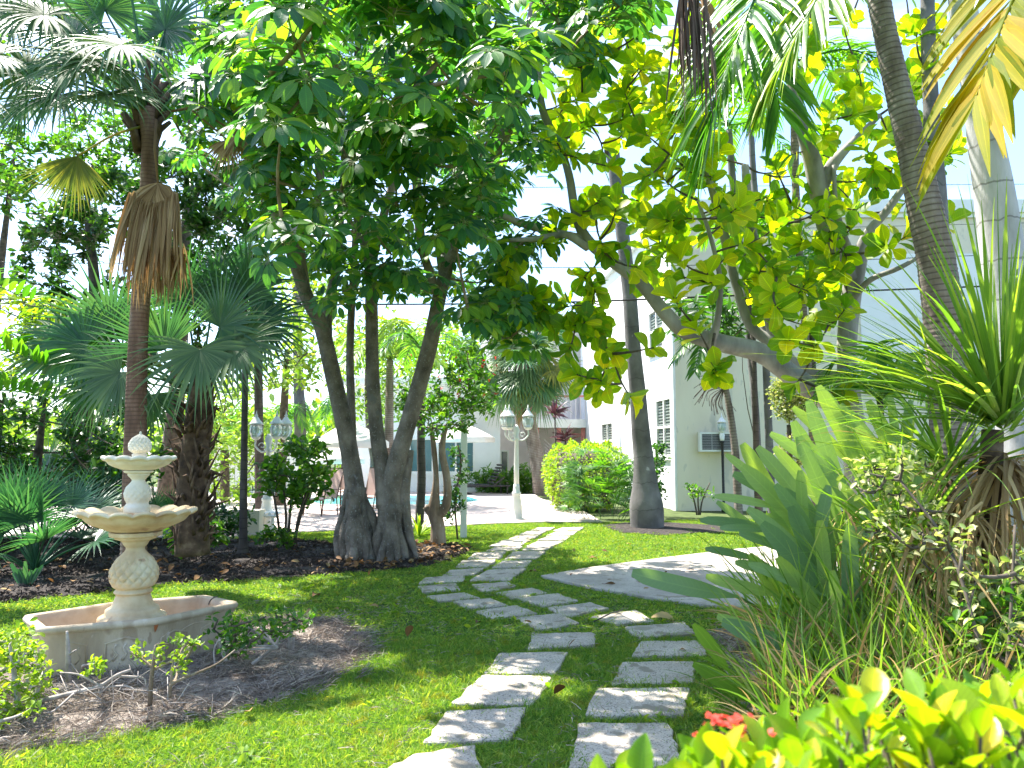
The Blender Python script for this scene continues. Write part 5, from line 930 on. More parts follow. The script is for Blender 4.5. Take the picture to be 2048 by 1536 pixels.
man = [(1225, 415, 8.2), (1290, 525, 8.4), (1475, 410, 8.3), (1310, 705, 8.4), (1300, 350, 8.6), (1155, 740, 8.6), (1195, 765, 8.7), (1130, 700, 8.8), (1255, 795, 9.0), (1440, 735, 9.), (1400, 640, 8.9), (1545, 580, 8.7), (1560, 625, 8.4), (1425, 745, 9.2), (1300, 130, 8.4), (1250, 185, 8.6), (1180, 60, 8.8), (1220, 100, 8.6), (1290, 255, 8.7), (1360, 440, 8.8),
       (1720, 300, 8.8), (1700, 220, 9.), (1740, 340, 8.8), (1655, 440, 8.8), (1780, 490, 8.8), (1820, 480, 9.), (1700, 620, 9.2), (1690, 780, 9.6), (1640, 700, 9.3), (1380, 240, 8.8), (1440, 290, 8.9), (1060, 600, 9.), (1010, 570, 9.1), (1100, 620, 9.), (1590, 760, 9.4), (1730, 420, 9.), (1335, 590, 8.8), (1910, 300, 9.), (1900, 440, 9.2), (1850, 130, 9.), (1830, 60, 9.)]
tf = [P(u + U(-12, 12), v + U(-10, 10), y) for u, v, y in man]
tf += list(regpts([(1090, 100), (1210, 90), (1330, 130), (1440, 200), (1420, 380), (1330, 460), (1200, 430), (1110, 330)], 92, 8.4, 11.4)) + list(regpts([(1000, 430), (1180, 420), (1260, 620), (1180, 680), (1060, 640), (990, 560)], 24, 8.6, 10.8)) + list(regpts([(1400, -150), (1900, -150), (1900, 330), (1740, 470), (1540, 440), (1440, 200)], 96, 9., 12.)) + list(regpts([(1420, 380), (1640, 380), (1730, 560), (1640, 720), (1500, 640)], 62, 8.8, 11.2)) + list(regpts([(1050, 600), (1240, 600), (1230, 820), (1120, 800)], 9, 9, 10.6)) + list(regpts([(1150, -200), (1700, -200), (1700, -60), (1200, -60)], 10, 8.5, 11.5))
tf += list(regpts([(1110, -40), (1300, 20), (1430, 60), (1430, 220), (1250, 190), (1120, 130)], 26, 8.4, 11)) + list(regpts([(1230, 380), (1480, 380), (1490, 570), (1270, 560)], 24, 8.8, 11)) + list(regpts([(1760, 60), (1900, 60), (1920, 360), (1780, 340)], 12, 9., 11))
tf = np.array(tf); tw, dd = grow(nf, tf, .022, .007, .2); FG.part('branches', tw, M['twig'], kind='stuff')
P0, D, N, L, W = rosettes(tf, dd, 8, .275); leafset(FG, P0, D, N, L, W, OBO, M['fig'], 300, .35, .16)
# ------------------------------------------------------------------ loose-leaved trees and shrubs
def leafy(name, cat, label, base, rows_list, targets, per, L, wr, mat, bark='twig', npart=0, prof=ELL, grp=None, spreadr=.22, g=.3, tw0=.02, zlo=-.6):
    t = Thing(name, base, label, cat, grp); nd = []
    for rows in rows_list:
        p, r = pxpath(rows); t.part('trunk' if cat == 'tree' else 'stem', tube(p, r, 9), M[bark]); nd += list(p[min(4, len(p) - 2):])
    if not nd: nd = [np.array(base, float)]
    tw, dd = grow(nd, targets, tw0, .004, .25); t.part('branches', tw, M[bark], kind='stuff'); n = len(targets) * per
    c = np.repeat(targets, per, 0); dr = rdir(n, zlo, 1.); P0 = c + rdir(n) * (U(0, 1, n) ** .5 * spreadr)[:, None]; Ls = L * U(.65, 1.2, n)
    if npart == 0 and prof is ELL: prof = SM
    leafset(t, P0, dr, upn(dr, .6), Ls, Ls * wr, prof, M[mat], npart, g, .2); return t
def blob(c, rx, ry, rz, n): q = rdir(n) * (U(.15, 1, n) ** .4)[:, None] * [rx, ry, rz]; return np.asarray(c) + q
# trees filling the far left
leafy('shade_tree', 'tree', 'dark broad-leaved tree behind the tall fan palm, sky glinting through it', G(120, 1040), [[(150, 1040, 14, 40), (170, 800, 14, 34), (190, 600, 14, 24), (175, 420, 14, 12), (185, 330, 14, 5)], [(175, 700, 14, 20), (300, 560, 14, 14), (370, 450, 14, 8), (400, 380, 14, 4)]], np.vstack([regpts([(40, 470), (250, 300), (480, 330), (540, 560), (520, 700), (380, 740), (200, 720), (40, 620)], 190, 12.5, 15.5)]), 60, .17, .42, 'dark', npart=0, grp='trees behind the palms')
leafy('shade_tree', 'tree', 'light green tree with sunlit loose leaves at the far left, under the palm fans', G(-60, 1020), [[(-40, 1020, 16, 40), (-20, 700, 16, 26), (10, 460, 16, 12), (30, 300, 16, 5)]], regpts([(-150, 150), (60, 250), (280, 220), (330, 330), (160, 420), (20, 440), (-150, 430)], 90, 14, 17), 50, .17, .4, 'mid', grp='trees behind the palms')
leafy('shade_tree', 'tree', 'tree with fine bright leaves above the fan palm crown', G(330, 1030), [[(330, 1030, 16.5, 40), (360, 700, 16.5, 30), (380, 300, 16.5, 16), (390, 80, 16.5, 6)]], regpts([(-100, -300), (600, -350), (620, 120), (480, 320), (300, 260), (0, 120)], 150, 12, 17), 46, .18, .42, 'mid', grp='trees behind the palms')
leafy('shade_tree', 'tree', 'dark dense thicket tree low behind the palmettos', G(60, 1030), [[(60, 1030, 13, 24), (80, 880, 13, 14), (90, 800, 13, 5)]], regpts([(-250, 720), (60, 780), (330, 820), (330, 1040), (-250, 1060)], 130, 10.8, 14), 60, .15, .4, 'dark', grp='trees behind the palms')
leafy('croton_shrub', 'shrub', 'shrub with yellowish leaves at the left edge, beside the blue-green fans', G(-20, 1060), [[(-20, 1060, 12, 20), (0, 800, 12, 14)]], regpts([(-200, 560), (120, 590), (150, 640), (40, 760), (-200, 760)], 60, 11, 13), 40, .16, .35, 'lime')
t = Thing('bird_of_paradise_palm', G(-40, 1080), 'palm with yellow-green arching fronds cut by the left edge of the view', 'palm'); c_ = P(-180, 860, 8.2)
for q in ([(-180, 860, 8.2), (-100, 720, 8), (0, 700, 7.9), (90, 730, 7.8)], [(-180, 860, 8.2), (-120, 800, 8), (0, 780, 7.9), (120, 800, 7.9)], [(-180, 860, 8.2), (-160, 640, 8.2), (-60, 560, 8.2), (60, 600, 8.2)]): t.part('frond', pinnate([P(*x) for x in q], 26, .5, .06, .4, sweep=.4, droop=-.2, vee=.8), M['coco'])
t.part('trunk', tube([G(-180, 1085), c_], [.12, .09], 10), M['boot'])
# middle distance, left of the forked trunks
leafy('garden_tree', 'tree', 'airy light green tree over the left lamp post', G(560, 1005), [[(560, 1010, 19, 22), (566, 860, 19, 18), (575, 700, 19, 12)]], regpts([(500, 560), (640, 540), (690, 640), (640, 740), (560, 800), (500, 760)], 56, 16, 20), 34, .19, .5, 'pale', spreadr=.35, grp='light trees beyond the deck')
leafy('garden_tree', 'tree', 'feathery yellow-green tree behind the white fence and lounger', G(450, 1000), [[(450, 1005, 20, 20), (450, 900, 20, 16)]], regpts([(380, 760), (520, 780), (560, 900), (500, 990), (380, 990)], 80, 18, 23), 34, .22, .35, 'pale', spreadr=.4, grp='light trees beyond the deck')
leafy('garden_tree', 'tree', 'yellow-green tree glowing between the forked trunks', G(760, 990), [[(765, 992, 24, 18), (740, 860, 24, 16), (735, 700, 24, 12)]], regpts([(660, 640), (830, 640), (840, 800), (790, 860), (700, 820), (660, 740)], 60, 21, 25), 30, .26, .3, 'pale', spreadr=.45, grp='light trees beyond the deck')
for (u, v, Y, nm) in ((690, 845, 34, 'feather palm top showing left of the larger umbrella'), (555, 860, 30, 'feather palm top behind the left lamp post'), (780, 720, 21, 'yellow-green feather palm glowing between the two forked stems'), (470, 870, 27, 'feather palm top above the white lounger')):
    t = Thing('feather_palm', P(u, 1000, Y) * [1, 1, 0], nm, 'palm', 'feather palms beyond the pool'); c_ = P(u, v, Y); t.part('trunk', tube([c_ * [1, 1, 0], c_], [.16, .10], 10), M['palm_ring'])
    for k in range(13): a = k * 2.4; e = U(0, 1.); L_ = 1.9; t.part('frond', pinnate([c_, c_ + [cos(a) * L_ * .5, sin(a) * L_ * .5, L_ * (.15 + .5 * e)], c_ + [cos(a) * L_ * (1 - .3 * e), sin(a) * L_ * (1 - .3 * e), -.4 + e * .7]], 24, .65, .06, .6), M['coco' if Y > 25 else 'pale'])
leafy('flowering_shrub', 'shrub', 'leafy shrub with many thin stems and bright leaves at the edge of the mulch', G(570, 1090), [[(560, 1092, G(570, 1090)[1], 6), (556, 1040, 11.7, 5), (545, 980, 11.7, 4)], [(574, 1094, 11.8, 7), (580, 1030, 11.8, 5), (585, 960, 11.8, 4)], [(586, 1092, 11.9, 6), (602, 1030, 11.9, 5), (620, 980, 11.9, 4)], [(566, 1092, 11.6, 5), (572, 1030, 11.6, 5), (560, 930, 11.6, 3)], [(592, 1088, 11.7, 5), (596, 1040, 11.7, 5), (630, 930, 11.7, 3)]], regpts([(515, 930), (560, 900), (610, 880), (650, 890), (660, 980), (640, 1010), (590, 1010), (530, 1000)], 60, 11.1, 12.4), 18, .12, .6, 'mid', npart=300, spreadr=.13)
leafy('ground_shrub', 'shrub', 'low leafy plant at the foot of the thin-stemmed shrub', G(548, 1094), [], blob(P(550, 1075, 11.5), .28, .2, .16, 22), 14, .09, .45, 'mid', spreadr=.1)
leafy('ground_shrub', 'shrub', 'low dark-leaved plant under the shaggy fan palm', G(390, 1110), [], blob(P(392, 1065, 9.6), .32, .25, .22, 26), 14, .15, .42, 'mid', npart=120, spreadr=.12)
leafy('ground_shrub', 'shrub', 'reddish green low plant at the back of the mulch bed', G(455, 1075), [], blob(P(440, 1045, 12.5), .5, .4, .25, 36), 14, .12, .4, 'dark', spreadr=.12)
# pruned little tree with flowers
YL = G(876, 1092)[1]; PT = leafy('pruned_tree', 'tree', 'small pruned tree with a short forked brown trunk, left of the white creeper post', G(876, 1092), [[(876, 1095, YL, 34), (875, 1050, YL, 28), (868, 1020, YL, 26), (872, 960, YL, 12), (868, 900, YL, 11), (862, 850, YL, 9)], [(872, 1035, YL, 22), (892, 1010, YL, 18), (894, 960, YL, 16), (884, 900, YL, 13), (892, 850, YL, 10)], [(866, 1030, YL, 20), (852, 1012, YL, 16)]],
      np.vstack([regpts([(800, 790), (860, 750), (960, 740), (1000, 800), (960, 850), (880, 870), (820, 850)], 70, 11., 12.8), regpts([(880, 730), (940, 690), (1000, 760), (960, 800)], 22, 11.4, 12.6)]), 20, .11, .40, 'mid', 'bark_warm', 300, spreadr=.13)
for k in range(26): q = P(*[(U(820, 1000)), U(700, 800)], U(11., 12.)); PT.part('blossom', blades(np.repeat(q[None], 5, 0), rdir(5), rdir(5), .035, .02, SM, 0, .2), M['flower'])
leafy('creeper', 'creeper', 'creeper with dark glossy leaves winding up the plain white post', G(920, 1078), [[(915, 1078, 12.9, 4), (910, 1000, 12.8, 4), (922, 930, 12.9, 4), (916, 890, 12.9, 3)]], np.vstack([regpts([(895, 970), (930, 960), (920, 1030), (890, 1040)], 16, 12.6, 13.2), regpts([(905, 890), (935, 890), (930, 960), (905, 970)], 9, 12.7, 13.2)]), 12, .10, .42, 'dark', npart=150, spreadr=.09)
t = Thing('spiky_plant', G(838, 1072), 'small rosette of strap leaves behind the forked trunks', 'plant'); sb = G(838, 1072)
for k in range(26): t.part('leaf', blades([sb], rdir(1, .3, 1.), (0, 0, 1), U(.4, .6), .05, LANCE, .6, .2), M['lime'])
# purple cordylines
for u, vb, vc, lab in ((1110, 880, 825, 'taller purple cordyline above the hedge'), (1131, 900, 874, 'lower purple cordyline right above the hedge top')):
    Y = 24.; c_ = P(u, vc, Y); t = Thing('cordyline', P(u, 980, Y) * [1, 1, 0], lab, 'plant', 'cordylines behind the hedge'); t.part('stem', tube([c_ * [1, 1, 0], c_], [.04, .025], 7), M['slim'])
    for k in range(34): t.part('leaf', blades([c_ + [0, 0, U(-.15, .1)]], rdir(1, -.2, 1.), rdir(1), U(.35, .6), .07, LANCE, .25, .2), M['ti'])
# planting beyond the deck
leafy('fern_clump', 'plant', 'fresh green broad-leaved clump by the dark lounger', G(1005, 984), [], blob(P(1003, 965, 28), 1.2, .6, .5, 60), 16, .3, .22, 'mid', spreadr=.2, prof=LANCE, grp='planting beyond the deck')
leafy('fern_clump', 'plant', 'green clump between the lamp post and the shaggy palm', G(1052, 984), [], blob(P(1052, 965, 27.5), .7, .5, .55, 40), 16, .3, .22, 'mid', spreadr=.2, prof=LANCE, grp='planting beyond the deck')
leafy('golden_shrub', 'shrub', 'golden yellow-green shrub behind the dark lounger', G(940, 978), [], blob(P(942, 950, 29), .7, .5, .8, 60), 22, .14, .5, 'lime', spreadr=.2)
leafy('clipped_hedge', 'hedge', 'long yellow-green hedge beyond the pool', G(720, 978), [], blob(P(740, 895, 31), 2.6, .6, .55, 120), 30, .14, .5, 'lime', spreadr=.25)
leafy('tall_hedge', 'hedge', 'pale hedge at the far left beyond the deck', G(420, 985), [], blob(P(430, 950, 27), 2.6, .6, .8, 120), 26, .15, .5, 'pale', spreadr=.25)
t = Thing('clipped_hedge', G(1175, 1020), 'clipped yellow-green hedge left of the grey royal palm', 'hedge'); hc = P(1168, 950, 20.0); n = 9000
q = U(-1, 1, (n, 3)); k = np.argmax(np.abs(q), 1); ax_ = RNG.random(n) < .85; q[ax_, k[ax_]] = np.sign(q[ax_, k[ax_]]) * U(.85, 1.03, ax_.sum()); q = q / np.maximum(1, (np.abs(q) ** 3.2).sum(1) ** (1 / 3.2))[:, None]
pts = hc + q * [1.0, 1.5, .80] * (1 + .22 * wob(q[:, 0] * 3, q[:, 2] * 3 + q[:, 1], 1, 4))[:, None]; dr = norm(q + rdir(n) * .8); t.part('foliage', blades(pts, dr, upn(dr, .6), .075 * U(.7, 1.2, n), .042, SM, .2, .2), M['lime'], kind='stuff')
t.part('core', lathe([(.3, .1), (.85, .2), (.9, 1.2), (.7, 1.5), (.1, 1.55)], 14, hc * [1, 1, 0]), M['dark'] if False else M['twig'])
# lady palm clump in front of the hedge
LP = Thing('lady_palm', G(1205, 1044), 'dark green lady palm clump with fingered leaves between the hedge and the royal palm', 'palm'); lb = G(1208, 1042)
for k in range(120):
    a = U(0, 6.28); rr = U(0, 1) ** .5; s0 = lb + [rr * cos(a) * .62, rr * sin(a) * .5 + .1, 0]; hh = U(.35, 1.75) * (1 - .35 * rr); hub = s0 + [cos(a) * .22, sin(a) * .2 - .05, hh]; o_ = np.array([cos(a), sin(a) * .8, U(-.3, .6)])
    fan(LP, hub, o_, np.array([cos(a) * .3, -.4, .9]), U(.30, .42), 'mid' if k % 3 else 'coco', nseg=10, spread=3.4, g=.35, stalk=hub - [cos(a) * .2, sin(a) * .2, .3], wf=.75)
leafy('climbing_shrub', 'shrub', 'dark shrub climbing the house corner just right of the royal palm', G(1316, 1035), [[(1312, 1036, 17.5, 5), (1314, 960, 17.5, 4), (1312, 900, 17.5, 4)]], regpts([(1300, 885), (1328, 885), (1322, 1000), (1302, 990)], 26, 17., 18.2), 26, .11, .5, 'dark', spreadr=.14)
leafy('rose_bush', 'shrub', 'thin sparse bush against the foot of the cream wall', G(1398, 1030), [[(1394, 1030, 17.6, 4), (1388, 1000, 17.6, 3), (1378, 975, 17.6, 2)], [(1400, 1030, 17.6, 4), (1405, 1000, 17.6, 3), (1420, 965, 17.6, 2)], [(1398, 1030, 17.6, 4), (1396, 1000, 17.6, 3), (1398, 972, 17.6, 2)]], regpts([(1368, 970), (1430, 962), (1425, 1000), (1375, 1000)], 16, 17.3, 17.9), 9, .10, .45, 'mid', spreadr=.1)
# variegated shrub right of the slim palms
leafy('variegated_shrub', 'shrub', 'cream and green speckled shrub between the slim palm stems', G(1580, 1010), [[(1580, 1010, 11, 12), (1578, 850, 11, 9)]], np.vstack([blob(P(1578, 800, 11), .28, .25, .36, 70), blob(P(1590, 900, 11), .25, .25, .3, 30)]), 26, .06, .5, 'varieg', spreadr=.08)
leafy('feathery_palm', 'palm', 'bushy dark foliage low on the fig tree, in front of the house', G(1560, 1020), [], regpts([(1330, 600), (1460, 580), (1500, 640), (1480, 700), (1340, 690)], 22, 12, 13), 16, .22, .25, 'dark', prof=LANCE, spreadr=.15)
for (u, v, Y, lab) in ((1500, 470, 12.5, 'bright feather palm fronds in the middle of the fig tree'), (1760, 800, 9.5, 'small feather palm low against the white wall, right of the fig trunk'), (1620, 560, 12, 'feather palm fronds beside the fig trunk')):
    t = Thing('feather_palm', P(u, 1010, Y) * [1, 1, 0], lab, 'palm'); c_ = P(u, v, Y); t.part('trunk', tube([c_ * [1, 1, 0], c_], [.06, .04], 8), M['slim'])
    for k in range(9): a = k * 2.4; e = U(0, 1.); L_ = .95; t.part('frond', pinnate([c_, c_ + [cos(a) * L_ * .5, sin(a) * L_ * .5, L_ * (.2 + .5 * e)], c_ + [cos(a) * L_ * (1 - .3 * e), sin(a) * L_ * (1 - .3 * e), -.1 + e * .5]], 20, .40, .045, .5), M['coco'])
# ------------------------------------------------------------------ right foreground: paddle leaves
PB = G(1625, 1290); PL = Thing('paddle_leaf_clump', PB, 'big clump of upright grey-green paddle leaves at the right side of the path', 'plant')
pad = [(1455, 905, 130, -55, 4.9, 1), (1490, 925, 230, -42, 4.7, 0), (1470, 940, 150, -60, 4.8, 0), (1520, 890, 200, -40, 5.0, 0), (1555, 965, 180, -28, 4.6, 1), (1600, 940, 160, 0, 4.7, 1), (1655, 970, 170, 10, 4.7, 1), (1620, 800, 210, -18, 5.1, 0), (1640, 770, 200, -22, 5.2, 0), (1590, 810, 160, -35, 5.3, 0), (1690, 815, 190, -18, 5.2, 0), (1720, 850, 200, -30, 5.1, 0), (1740, 800, 180, -22, 5.4, 0), (1780, 790, 130, 0, 5.3, 1), (1820, 800, 120, 12, 5.4, 0), (1500, 1010, 220, -50, 4.6, 0), (1530, 1040, 230, -38, 4.5, 0), (1480, 1060, 120, -62, 4.6, 0), (1700, 1050, 210, 5, 4.4, 1), (1665, 1140, 150, -6, 4.2, 1), (1560, 1110, 190, -30, 4.4, 0), (1640, 900, 170, -30, 4.9, 1), (1680, 960, 150, -38, 4.8, 1), (1430, 985, 130, -70, 4.7, 0), (1440, 1050, 110, -80, 4.7, 1), (1760, 900, 160, -20, 5.0, 0), (1545, 860, 170, -45, 5.3, 0), (1585, 1010, 190, -28, 4.6, 0), (1640, 1040, 190, -12, 4.5, 0), (1740, 1000, 170, 12, 4.6, 0), (1600, 870, 170, -25, 5.1, 0), (1500, 1120, 140, -60, 4.4, 1), (1790, 960, 160, 20, 4.8, 0), (1840, 900, 150, 10, 5.1, 0), (1860, 1000, 160, 25, 4.7, 0)]
def paddle(tipu, tipv, ln, ang, Y, mi_, prof=None, wf=.21, pet=True, th=PL, base=None, mat='paddle', seg_g=.12):
    tip = P(tipu, tipv, Y); a = radians(ang); L_ = ln / F * Y * 1.12; d = norm(np.array([sin(a), -.12 if Y < 4.8 else .02, cos(a)])); s = tip - d * L_
    gs = [blades([s], [d], [[-.35 + U(-.3, .3), -.85, .35]], L_, L_ * wf * U(.9, 1.15), RND if prof is None else prof, seg_g, .22)]
    if pet:
        b_ = (PB if base is None else base) + [U(-.35, .35), U(-.25, .25), 0]; m = (s + b_) / 2 + (d * -.12); gs.append(tube(smoothline([b_, m, s], 4), np.linspace(.013, .008, 9), 5))
    th.part('leaf', join(gs), M[mat])
for q in pad:
    for rep in range(2):
        j = 0 if rep == 0 else 1; paddle(q[0] + U(-40, 60) * j, q[1] + U(-10, 110) * j, q[2] * U(.9, 1.1), q[3] + U(-8, 8) * (1 + j), q[4] + .35 * rep, 0, wf=.132, prof=PAD)
for q in ((1262, 1155, 190, -80, 4.9), (1432, 1238, 130, -72, 4.2), (1440, 1255, 250, -72, 4.1), (1410, 1160, 150, -78, 4.7)): paddle(*q, 0, wf=.15, seg_g=-.10, prof=PAD)
for q in ((1390, 1245, 110, -35, 4.0), (1390, 1320, 150, -55, 3.9)): paddle(*q, 0, wf=.2, base=G(1470, 1430), mat='strap')
# ------------------------------------------------------------------ right foreground: strap-leaved bush with dry skirt
SB = np.array([*P(1985, 1250, 4.6)[:2], 0.]); SBt = Thing('strap_leaf_bush', SB, 'tall bush of long arching grassy strap leaves with a dry straw-coloured skirt', 'plant')
SBt.part('trunk', tube([SB, SB + [0, 0, 1.0], P(1985, 860, 4.6)], [.10, .08, .06], 8), M['boot']); hb = P(2005, 850, 4.6)
SBt.part('trunk', tube([SB + [-.3, .2, 0], SB + [-.3, .2, .8], P(1900, 960, 4.8)], [.08, .07, .05], 8), M['boot']); hb2 = P(1900, 950, 4.7)
def straps(th, c, n, L0, L1, W0, dirf, mat, g, prof=STRAP, npart=300, name='leaf'):
    D = norm(dirf(n)); P0 = c + D * .05 + RNG.normal(0, .03, (n, 3))
    for i in range(min(n, npart)): th.part(name, blades([P0[i]], [D[i]], [norm(np.array([0, 0, 1.]) + RNG.normal(0, .3, 3))], U(L0, L1), W0 * U(.75, 1.3), prof, g * U(.6, 1.4), .3), M[mat])
LONG = np.array([.8, 1., 1., .95, .85, .7, .55, .38, .2, .04])
straps(SBt, hb, 40, .9, 1.5, .036, lambda n: np.column_stack([RNG.normal(-.6, .5, n), RNG.normal(-.35, .4, n), U(.1, 1.1, n)]), 'strap', .35, LONG)
straps(SBt, hb, 100, 1.0, 1.7, .022, lambda n: np.column_stack([RNG.normal(-.65, .6, n), RNG.normal(-.15, .5, n), U(.15, 1.2, n)]), 'strap', .5, LONG)
straps(SBt, hb, 34, 1.0, 1.5, .036, lambda n: np.column_stack([RNG.normal(.1, .4, n), RNG.normal(-.1, .4, n), U(.9, 1.4, n)]), 'strap', .30, LONG)
straps(SBt, hb2, 70, .7, 1.25, .020, lambda n: np.column_stack([RNG.normal(-.5, .6, n), RNG.normal(-.3, .5, n), U(.1, 1.0, n)]), 'strap', .6, LONG)
straps(SBt, P(1800, 1120, 4.5), 60, .6, 1.05, .020, lambda n: np.column_stack([RNG.normal(-.2, .5, n), RNG.normal(-.3, .4, n), U(.3, 1.2, n)]), 'strap', .5, LONG)
def dirdn(n): return np.column_stack([RNG.normal(-.15, .45, n), RNG.normal(-.4, .35, n), U(-.9, .1, n)])
straps(SBt, hb - [0, 0, .22], 120, .8, 1.35, .020, dirdn, 'straw', 1.2, LONG, 300, 'dry_leaf')
straps(SBt, hb2 - [0, 0, .15], 60, .7, 1.2, .018, dirdn, 'straw', 1.2, LONG, 300, 'dry_leaf')
n = 600; c_ = np.column_stack([U(SB[0] - .85, SB[0] + 1.2, n), U(SB[1] - .7, SB[1] + .5, n), U(.02, 1.25, n)]); SBt.part('thatch', blades(c_, np.column_stack([RNG.normal(0, .3, n), RNG.normal(-.2, .3, n), U(-1, -.3, n) * np.sign(c_[:, 2] - .25)]), rdir(n), U(.3, .7, n), .017, STRAP, .3, .3), M['straw'], kind='stuff')
n = 900; c_ = np.column_stack([U(SB[0] - 1.25, SB[0] + .9, n), U(SB[1] - .7, SB[1] + .7, n), U(0, .5, n)]); SBt.part('tangle', blades(c_, np.column_stack([RNG.normal(-.2, .4, n), RNG.normal(-.15, .35, n), U(.5, 1.2, n)]), rdir(n), U(.4, .9, n), .016, LONG, .5, .3), M['strap'], kind='stuff')
# stems of dry grass under the paddle leaves
n = 520; c_ = np.column_stack([U(PB[0] - .25, PB[0] + 1.0, n), U(PB[1] - .4, PB[1] + .5, n), np.zeros(n)]); PL.part('dry_stalks', blades(c_, np.column_stack([RNG.normal(-.6, .5, n), RNG.normal(-.35, .35, n), U(.15, .8, n)]), rdir(n), U(.35, .75, n), .012, STRAP, .5, .3), M['straw'], kind='stuff')
n = 360; c_ = np.column_stack([U(PB[0] - .15, PB[0] + 1.1, n), U(PB[1] - .4, PB[1] + .6, n), np.zeros(n)]); PL.part('stalks', blades(c_, np.column_stack([RNG.normal(-.35, .4, n), RNG.normal(-.1, .3, n), U(.5, 1.2, n)]), rdir(n), U(.5, .95, n), .014, STRAP, .25, .3), M['strap'], kind='stuff')
n = 900; q = regpts([(1520, 1270), (1600, 1215), (1800, 1200), (2060, 1240), (2080, 1420), (1540, 1430)], n, 3.3, 4.6); q[:, 2] = U(0, .35, n); SBt.part('undergrowth', blades(q, np.column_stack([RNG.normal(-.25, .5, n), RNG.normal(-.3, .4, n), U(.3, 1.1, n)]), rdir(n), U(.25, .65, n), .014, LONG, .6, .3), M['straw'], kind='stuff')
n = 900; q = regpts([(1510, 1290), (1600, 1235), (1800, 1200), (2060, 1240), (2080, 1420), (1540, 1430)], n, 3.3, 4.6); q[:, 2] = U(0, .3, n); SBt.part('undergrowth', blades(q, np.column_stack([RNG.normal(-.2, .4, n), RNG.normal(-.2, .4, n), U(.5, 1.2, n)]), rdir(n), U(.3, .75, n), .016, LONG, .5, .3), M['strap'], kind='stuff')
# weedy shrub with small white flowers in front of it
leafy('trailing_shrub', 'shrub', 'small-leaved grey-green shrub tangled through the strap leaf bush', G(1960, 1480), [[(1990, 1480, 3.5, 10), (1960, 1300, 3.6, 8), (1900, 1100, 3.8, 6), (1800, 960, 4., 5)], [(2000, 1480, 3.5, 8), (2020, 1250, 3.6, 6), (2030, 1050, 3.7, 5)]], np.vstack([regpts([(1690, 930), (1830, 890), (1900, 1000), (1880, 1150), (1740, 1100)], 44, 3.9, 4.4), regpts([(1860, 1060), (2060, 1120), (2060, 1400), (1940, 1380), (1900, 1200)], 34, 3.4, 4.2)]), 14, .055, .42, 'varieg', npart=300, spreadr=.09)
leafy('trailing_shrub', 'shrub', 'darker green weedy shrub at the right edge below the strap leaves', G(2060, 1450), [], regpts([(1900, 1180), (2080, 1180), (2080, 1420), (1950, 1400)], 40, 3.5, 4.3), 14, .07, .42, 'mid', npart=300, spreadr=.1)
# ------------------------------------------------------------------ nearest: glossy yellow-green bush, out of focus
IX = Thing('glossy_bush', np.array([.55, 1.15, 0]), 'bright yellow-green glossy bush at the bottom right corner, nearest of all', 'bush')
edge = lambda u: np.interp(u, [1180, 1300, 1420, 1500, 1560, 1700, 1800, 1900, 1980, 2100], [1560, 1530, 1505, 1470, 1440, 1400, 1385, 1370, 1345, 1330])
tips = []
while len(tips) < 320:
    u = U(1190, 2110); v = U(1330, 1800); Y = U(.95, 1.5)
    if v > edge(u) + 22 + (Y - .95) * -20: tips.append(P(u, v, Y))
tips = np.array(tips); dd = norm(np.column_stack([RNG.normal(-.1, .3, len(tips)), RNG.normal(-.2, .3, len(tips)), np.ones(len(tips))]))
IX.part('branches', join([tube([t_ - d_ * .35 + [0, .0, 0], t_ - d_ * .12, t_], [.004, .003, .002], 5) for t_, d_ in zip(tips, dd)]), M['twig'], kind='stuff')
st_ = np.array([.55, 1.2, 0]); IX.part('stem', join([tube(smoothline([st_, (st_ + t_) / 2 + [0, 0, -.1], t_ - d_ * .35], 3), .008, 5) for t_, d_ in list(zip(tips, dd))[:24]]), M['twig'], kind='stuff')
P0, D, N, L, W = rosettes(tips, dd, 8, .062, .52); leafset(IX, P0, D, N, L, W, np.array([.08, .5, .9, 1., .9, .6, .1]), M['ixora'], 300, .15, .2)
fl = P(1444, 1466, 1.08); fh = IX.part('flower_head', tube([fl - [0, 0, .12], fl - [0, 0, .02], fl], [.003, .003, .006], 6), M['twig'], label='red flower head at the left end of the bush')
for k in range(26): q = fl + rdir(1, 0, 1)[0] * [.034, .025, .020] + [U(-.015, .035), 0, 0]; IX.part('floret', blades(np.repeat(q[None], 4, 0), rdir(4, -.2, .6), (0, 0, 1), .011, .008, SM, 0, .1), M['flower'], fh)
